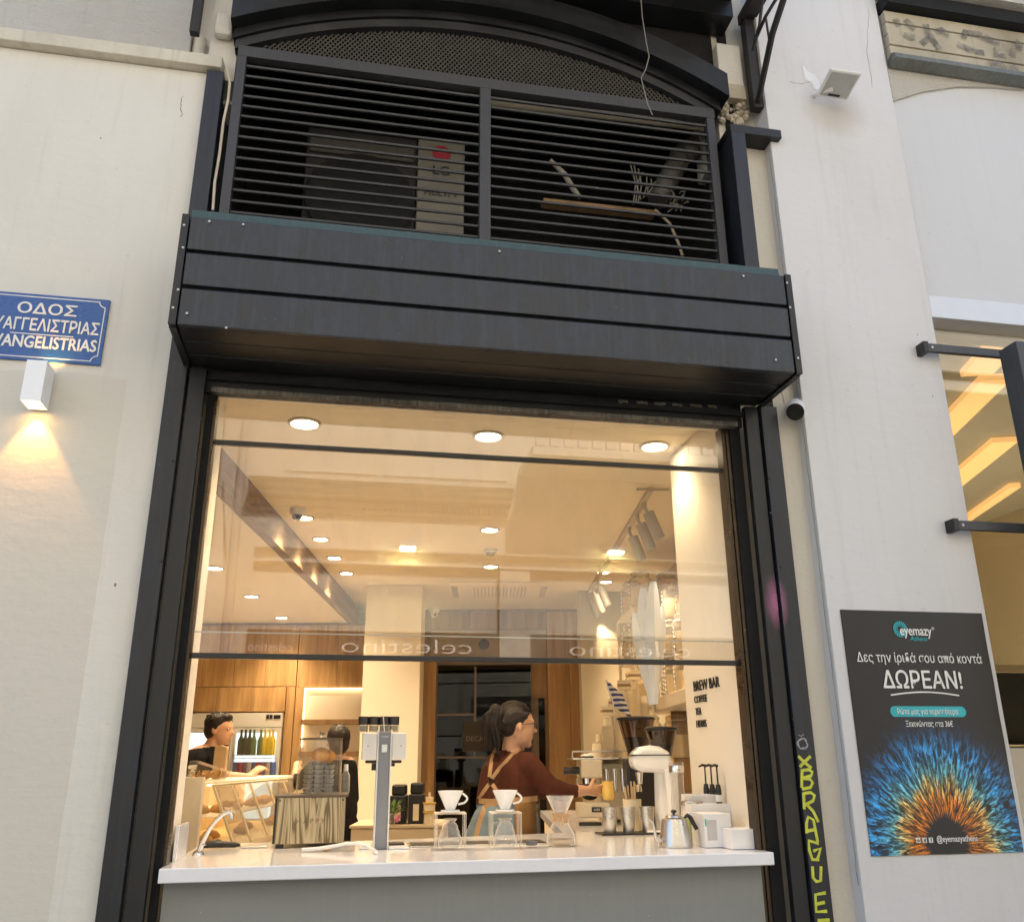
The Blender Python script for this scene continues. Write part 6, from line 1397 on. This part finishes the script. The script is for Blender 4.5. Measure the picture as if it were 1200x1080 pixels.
def pickw(c):
    if c.z < zsh_: return 3
    if c.x > xw and c.z > zw_-.1: return 0
    if c.z > zn-.004 and (c.x-j(601, 880).x) < .3 and c.z > zn + .25*abs(c.x-j(601, 880).x): return 0
    if c.z > zw_: return 1
    return 2
body_w = fuse('body', mb, .0065, [skin, brown, jeans, shoe], pickw, wom, 4)
eyes(P, rot, wom)
hm = MB()
hm.ball(P(-.022, 0, .040), (.098, .084, .090), 20, m=rot); hm.ball(P(-.052, 0, .008), (.064, .076, .070), 18, m=rot)
caps(hm, P(.030, 0, .095), P(.060, 0, .070), .030, .020); caps(hm, P(-.10, 0, .075), P(-.125, 0, .085), .030, .034)
for i in range(10):
    a_ = rr.uniform(-.028, .028); b__ = rr.uniform(-.022, .022); caps(hm, P(-.125+b__*.4, a_*.6, .088), P(-.150+b__, a_, .01), .020, .020, 8); caps(hm, P(-.150+b__, a_, .01), P(-.135+b__*1.4, a_*1.4, -.10-rr.random()*.05), .020, .008, 8)
for i in range(5): caps(hm, P(.04-.03*i, (-.068 if i < 5 else .06), .06), P(-.06-.01*i, -.078, .015), .012, .010, 8)
fuse('hair', hm, .006, [hairm], lambda c: 0, wom, 3)
def strands(P, rot, par, n, mode, seed=1):
    r2 = random.Random(seed); mb = MB()
    for i in range(n):
        pts = []
        if mode == 'tied':
            if i % 3:      # combed from the hairline back to the tie
                th = r2.uniform(-1.25, 1.25); st = r2.uniform(.05, .5)
                for q_ in range(7):
                    s_ = st + (1-st)*q_/6; a_ = s_*PI*.78 + .25; k_ = (1-s_)
                    pts.append(P(-.022 + .102*math.cos(a_)*1.0, .088*math.sin(th)*math.sin(a_)**.7*(.35+.65*k_), .040 + .094*math.sin(a_)*math.cos(th*.8)+r2.uniform(-.001, .002)))
            else:
                a_ = r2.uniform(-.036, .036); b__ = r2.uniform(-.034, .018)
                pts = [P(-.125+b__*.5, a_*.7, .095), P(-.155+b__, a_*1.1, .06), P(-.158+b__*1.2, a_*1.2, -.01), P(-.142+b__*1.6, a_*1.5+r2.uniform(-.006, .006), -.09-r2.random()*.07)]
        else:
            th = r2.uniform(-1.3, 1.3); a_ = r2.uniform(.25, 2.9); rr_ = .099
            p0_ = Vector((-.02+rr_*math.cos(a_), .084*math.sin(th)*math.sin(a_), .042+.086*math.sin(a_)*math.cos(th)))
            d_ = Vector((.5, r2.uniform(-.5, .5), .35))*.022*r2.uniform(.6, 1.2)
            pts = [P(*p0_), P(*(p0_+d_*.5)), P(*(p0_+d_+Vector((0, 0, -.004))))]
        mb.tube(pts, [.0022]*(len(pts)-1)+[.0006], 4, cap=False)
    o_ = mb.build('hair_strands', hairm, par, smooth=True, fix=False, kind='stuff'); return o_
strands(P, rot, wom, 240, 'tied')
# glasses
gm_ = pm('glasses_frame', (.03, .015, .01), .3); g_ = MB()
for k_ in (-1, 1):
    g_.tube([P(.096-.006*abs(math.cos(a_))*0, k_*.032+.023*math.cos(a_), .002+.017*math.sin(a_)) for a_ in [2*PI*q_/16 for q_ in range(17)]], .0018, 6, cap=False)
    g_.tube([P(.094, k_*.055, .008), P(.05, k_*.074, .008), P(-.005, k_*.078, .004)], .0018, 6)
g_.tube([P(.098, -.009, .004), P(.098, .009, .004)], .0018, 6); g_.build('glasses', gm_, wom, smooth=True)
bvh = BVHTree.FromPolygons([v.co.copy() for v in body_w.data.vertices], [tuple(p_.vertices) for p_ in body_w.data.polygons])
tan = fabric('tan_apron', (.40, .25, .13))
def wrap(pts, off=.004):
    out = []
    for p_ in pts:
        o_ = Vector((p_.x, p_.y-1.0, p_.z)); h_ = bvh.ray_cast(o_, Vector((0, 1, 0)))
        out.append(Vector((p_.x, (h_[0].y if h_[0] is not None else p_.y)-off, p_.z)))
    return out
def dense(pts, n=10):
    o_ = []
    for a_, c__ in zip(pts[:-1], pts[1:]): o_ += [a_.lerp(c__, i/n) for i in range(n)]
    return o_+[pts[-1]]
def strap(pts, w_=.010, nm='apron_strap', m_=tan):
    P_ = wrap(dense(pts)); mb = MB(); Ls = []
    for i, p_ in enumerate(P_):
        t_ = (P_[min(i+1, len(P_)-1)]-P_[max(i-1, 0)]).normalized(); n_ = t_.cross(Vector((0, 1, 0))).normalized()*w_; Ls.append((p_+n_, p_-n_))
    vs_ = [tuple(a_) for a_, _ in Ls]+[tuple(c__) for _, c__ in Ls]+[(a_.x, a_.y-.004, a_.z) for a_, _ in Ls]+[(c__.x, c__.y-.004, c__.z) for _, c__ in Ls]; n = len(Ls); fs = []
    for i in range(n-1): fs += [(i, i+1, n+i+1, n+i), (2*n+i+1, 2*n+i, 3*n+i, 3*n+i+1), (i, 2*n+i, 2*n+i+1, i+1), (n+i, n+i+1, 3*n+i+1, 3*n+i)]
    mb.add(vs_, fs); return mb.build(nm, m_, wom, smooth=True)
strap([j(581, 876), j(576, 890), j(573.5, 910)]); strap([j(614, 876), j(600, 884), j(585, 900), j(576, 912)]); strap([j(573, 918), j(566, 928), j(561, 936)]); strap([j(577, 918), j(582, 926), j(586, 934)])
P_ = wrap([j(574.8+2.6*math.cos(a_), 915+5*math.sin(a_)) for a_ in [2*PI*q_/14 for q_ in range(15)]], .006); MB().tube(P_, .0028, 6, cap=False).build('strap_ring', gm_, wom, smooth=True)
strap([j(561, 938), j(575, 938.5), j(590, 937), j(610, 936), j(630, 935)], .014, 'apron_band')
strap([j(585, 938), j(568, 945), j(562, 962), j(557, 984)], .013, 'apron_tie')
# apron skirt on the far/front side
mb = MB(); A_ = [j(604, 940), j(615, 939), j(626, 938)]; n = 10; vs_ = []
for i in range(n+1):
    for k_ in range(5):
        q_ = j(602+k_*6.5+ (1.0-abs(k_-2)*.3)*i*.2, 939+i*7.5); vs_.append(q_)
vs_ = wrap(vs_, .007)
mb.add(vs_, [(i*5+k_, i*5+k_+1, (i+1)*5+k_+1, (i+1)*5+k_) for i in range(n) for k_ in range(4)]); ap = mb.build('apron_skirt', fabric('apron_brown', (.22, .12, .045)), wom, smooth=True, fix=False); s_ = ap.modifiers.new('t', 'SOLIDIFY'); s_.thickness = .004
# yellow pitcher held in the hand
q = wr+hd.normalized()*.135; yw = wI+q; yp = thing('yellow_pitcher', 'yellow round pitcher held in the barista hand at the espresso machine', 'pitcher', W(yw.x+.035, yw.y, q.z+.06-.05), IR)
MB().lathe([(0, 0), (.026, .001), (.034, .02), (.036, .05), (.030, .085), (.033, .10), (.030, .10), (.032, .05), (.024, .005), (0, .004)], n=24).build('body', M['yellow'], yp, smooth=True)
MB().tube([(-.03, -.01, .085), (-.055, -.012, .075), (-.052, -.012, .035), (-.033, -.01, .025)], .004, 8).build('handle', M['yellow'], yp, smooth=True)

# --- man in black at the pastry case
mv = 3.0; mo = W(V(245, 900, mv).x, mv, .06); man = thing('person', 'man in black polo shirt looking down by the drinks fridge', 'person', mo, IR); mI = toI(mo)
def j2(px, py, dv_=0): q = V(px, py, mv+dv_); return Vector((q.x-mI.x, q.y-mI.y, q.z-.06))
mb = MB(); fd2 = Vector((1, -.15, -.0)); hc2 = j2(257.5, 855); P2_, rot2 = head(mb, hc2, fd2, 1.0)
caps(mb, j2(253, 866), j2(246, 880), .055, .062)
caps(mb, j2(228, 890), j2(250, 889), .085, .080); caps(mb, j2(238, 895), j2(238, 925), .135, .125); caps(mb, j2(230, 900, .05), j2(230, 930, .05), .11, .11)
caps(mb, j2(252, 890, -.08), j2(258, 910, -.14), .062, .050); caps(mb, j2(258, 910, -.14), j2(290, 911, -.06), .045, .030)
wr3 = j2(290, 911, -.06); hand(mb, wr3, (j2(304, 900, -.02)-wr3), (1, -.4, -.3), 1.05, .7, 1)
caps(mb, j2(222, 893, .08), j2(216, 918, .08), .06, .05); caps(mb, j2(216, 918, .08), j2(240, 925, -.10), .045, .03)
hp3 = j2(238, 930); 
for dy_ in (-.09, .09):
    a_ = Vector((hp3.x, hp3.y+dy_, hp3.z-.05)); kn = Vector((hp3.x+.02, hp3.y+dy_, .5)); an = Vector((hp3.x, hp3.y+dy_, .09)); caps(mb, a_, kn, .115, .07); caps(mb, kn, an, .065, .045); caps(mb, an+Vector((0, 0, -.045)), an+Vector((.16, 0, -.055)), .042, .036)
blk = fabric('black_polo', (.012, .012, .014)); zc2 = j2(250, 875).z; xs2 = j2(266, 908).x
body_m = fuse('body', mb, .009, [skin, blk, fabric('black_trousers', (.015, .015, .018))], lambda c: 0 if (c.z > zc2+.03*(c.x*4) or (c.x > xs2 and c.z > .9)) else (1 if c.z > .95 else 2), man, 3)
eyes(P2_, rot2, man)
hm = MB(); hm.ball(P2_(-.02, 0, .045), (.098, .083, .082), 20, m=rot2); hm.ball(P2_(-.045, 0, .0), (.070, .078, .075), 16, m=rot2); caps(hm, P2_(.05, -.03, .085), P2_(.05, .03, .085), .028, .028); caps(hm, P2_(-.01, .07, .02), P2_(-.012, .073, .0), .012, .008); caps(hm, P2_(.0, -.072, .02), P2_(-.002, -.074, -.005), .013, .008)
fuse('hair', hm, .008, [hairm], lambda c: 0, man, 3)
strands(P2_, rot2, man, 260, 'short', 5)
# --- second person, seen from behind
sv_ = 3.3; so2 = W(V(390, 900, sv_).x, sv_, .06); p2 = thing('person', 'dark haired person in black seen from behind the juice jar', 'person', so2, IR); sI = toI(so2)
def j3(px, py, dv_=0): q = V(px, py, sv_+dv_); return Vector((q.x-sI.x, q.y-sI.y, q.z-.06))
mb = MB(); P3_, rot3 = head(mb, j3(396, 869), Vector((-.35, .9, 0)), 1.0); caps(mb, j3(396, 880), j3(394, 896), .055, .065)
caps(mb, j3(368, 903), j3(406, 899), .075, .08); caps(mb, j3(384, 908), j3(386, 950), .14, .13); caps(mb, j3(398, 908), j3(400, 950), .12, .12)
caps(mb, j3(410, 903), j3(413, 935, .05), .06, .05); caps(mb, j3(413, 935, .05), j3(400, 958, .25), .045, .03); caps(mb, j3(363, 904), j3(350, 918, .1), .058, .045); caps(mb, j3(350, 918, .1), j3(346, 905, .3), .04, .03)
hand(mb, j3(400, 958, .25), (0, 1, 0), (1, 0, 0), 1.0, .4, 1); hand(mb, j3(346, 905, .3), (0, .6, .6), (1, 0, 0), 1.0, .4, 1)
hp4 = j3(388, 965)
for dx_ in (-.09, .09):
    a_ = Vector((hp4.x+dx_, hp4.y, hp4.z-.02)); kn = Vector((hp4.x+dx_, hp4.y, .5)); an = Vector((hp4.x+dx_, hp4.y, .09)); caps(mb, a_, kn, .115, .07); caps(mb, kn, an, .065, .045); caps(mb, an+Vector((0, 0, -.045)), an+Vector((0, .16, -.055)), .042, .036)
zc3 = j3(396, 890).z; ya = j3(400, 958, .20).y
fuse('body', mb, .009, [skin, blk, bpy.data.materials['black_trousers']], lambda c: 0 if (c.z > zc3 or c.y > ya) else (1 if c.z > .9 else 2), p2, 3)
eyes(P3_, rot3, p2)
hm = MB(); hm.ball(P3_(-.022, 0, .035), (.100, .088, .092), 20, m=rot3); hm.ball(P3_(-.045, 0, -.01), (.075, .080, .085), 16, m=rot3); hm.ball(P3_(-.05, 0, .10), (.03, .03, .025), 10)
for i in range(14): a_ = rr.uniform(-.07, .07); caps(hm, P3_(-.06, a_, .07), P3_(-.11, a_*.8, -.02-rr.random()*.04), .012, .008, 8)
fuse('hair', hm, .008, [hairm], lambda c: 0, p2, 2)
strands(P3_, rot3, p2, 240, 'short', 9)
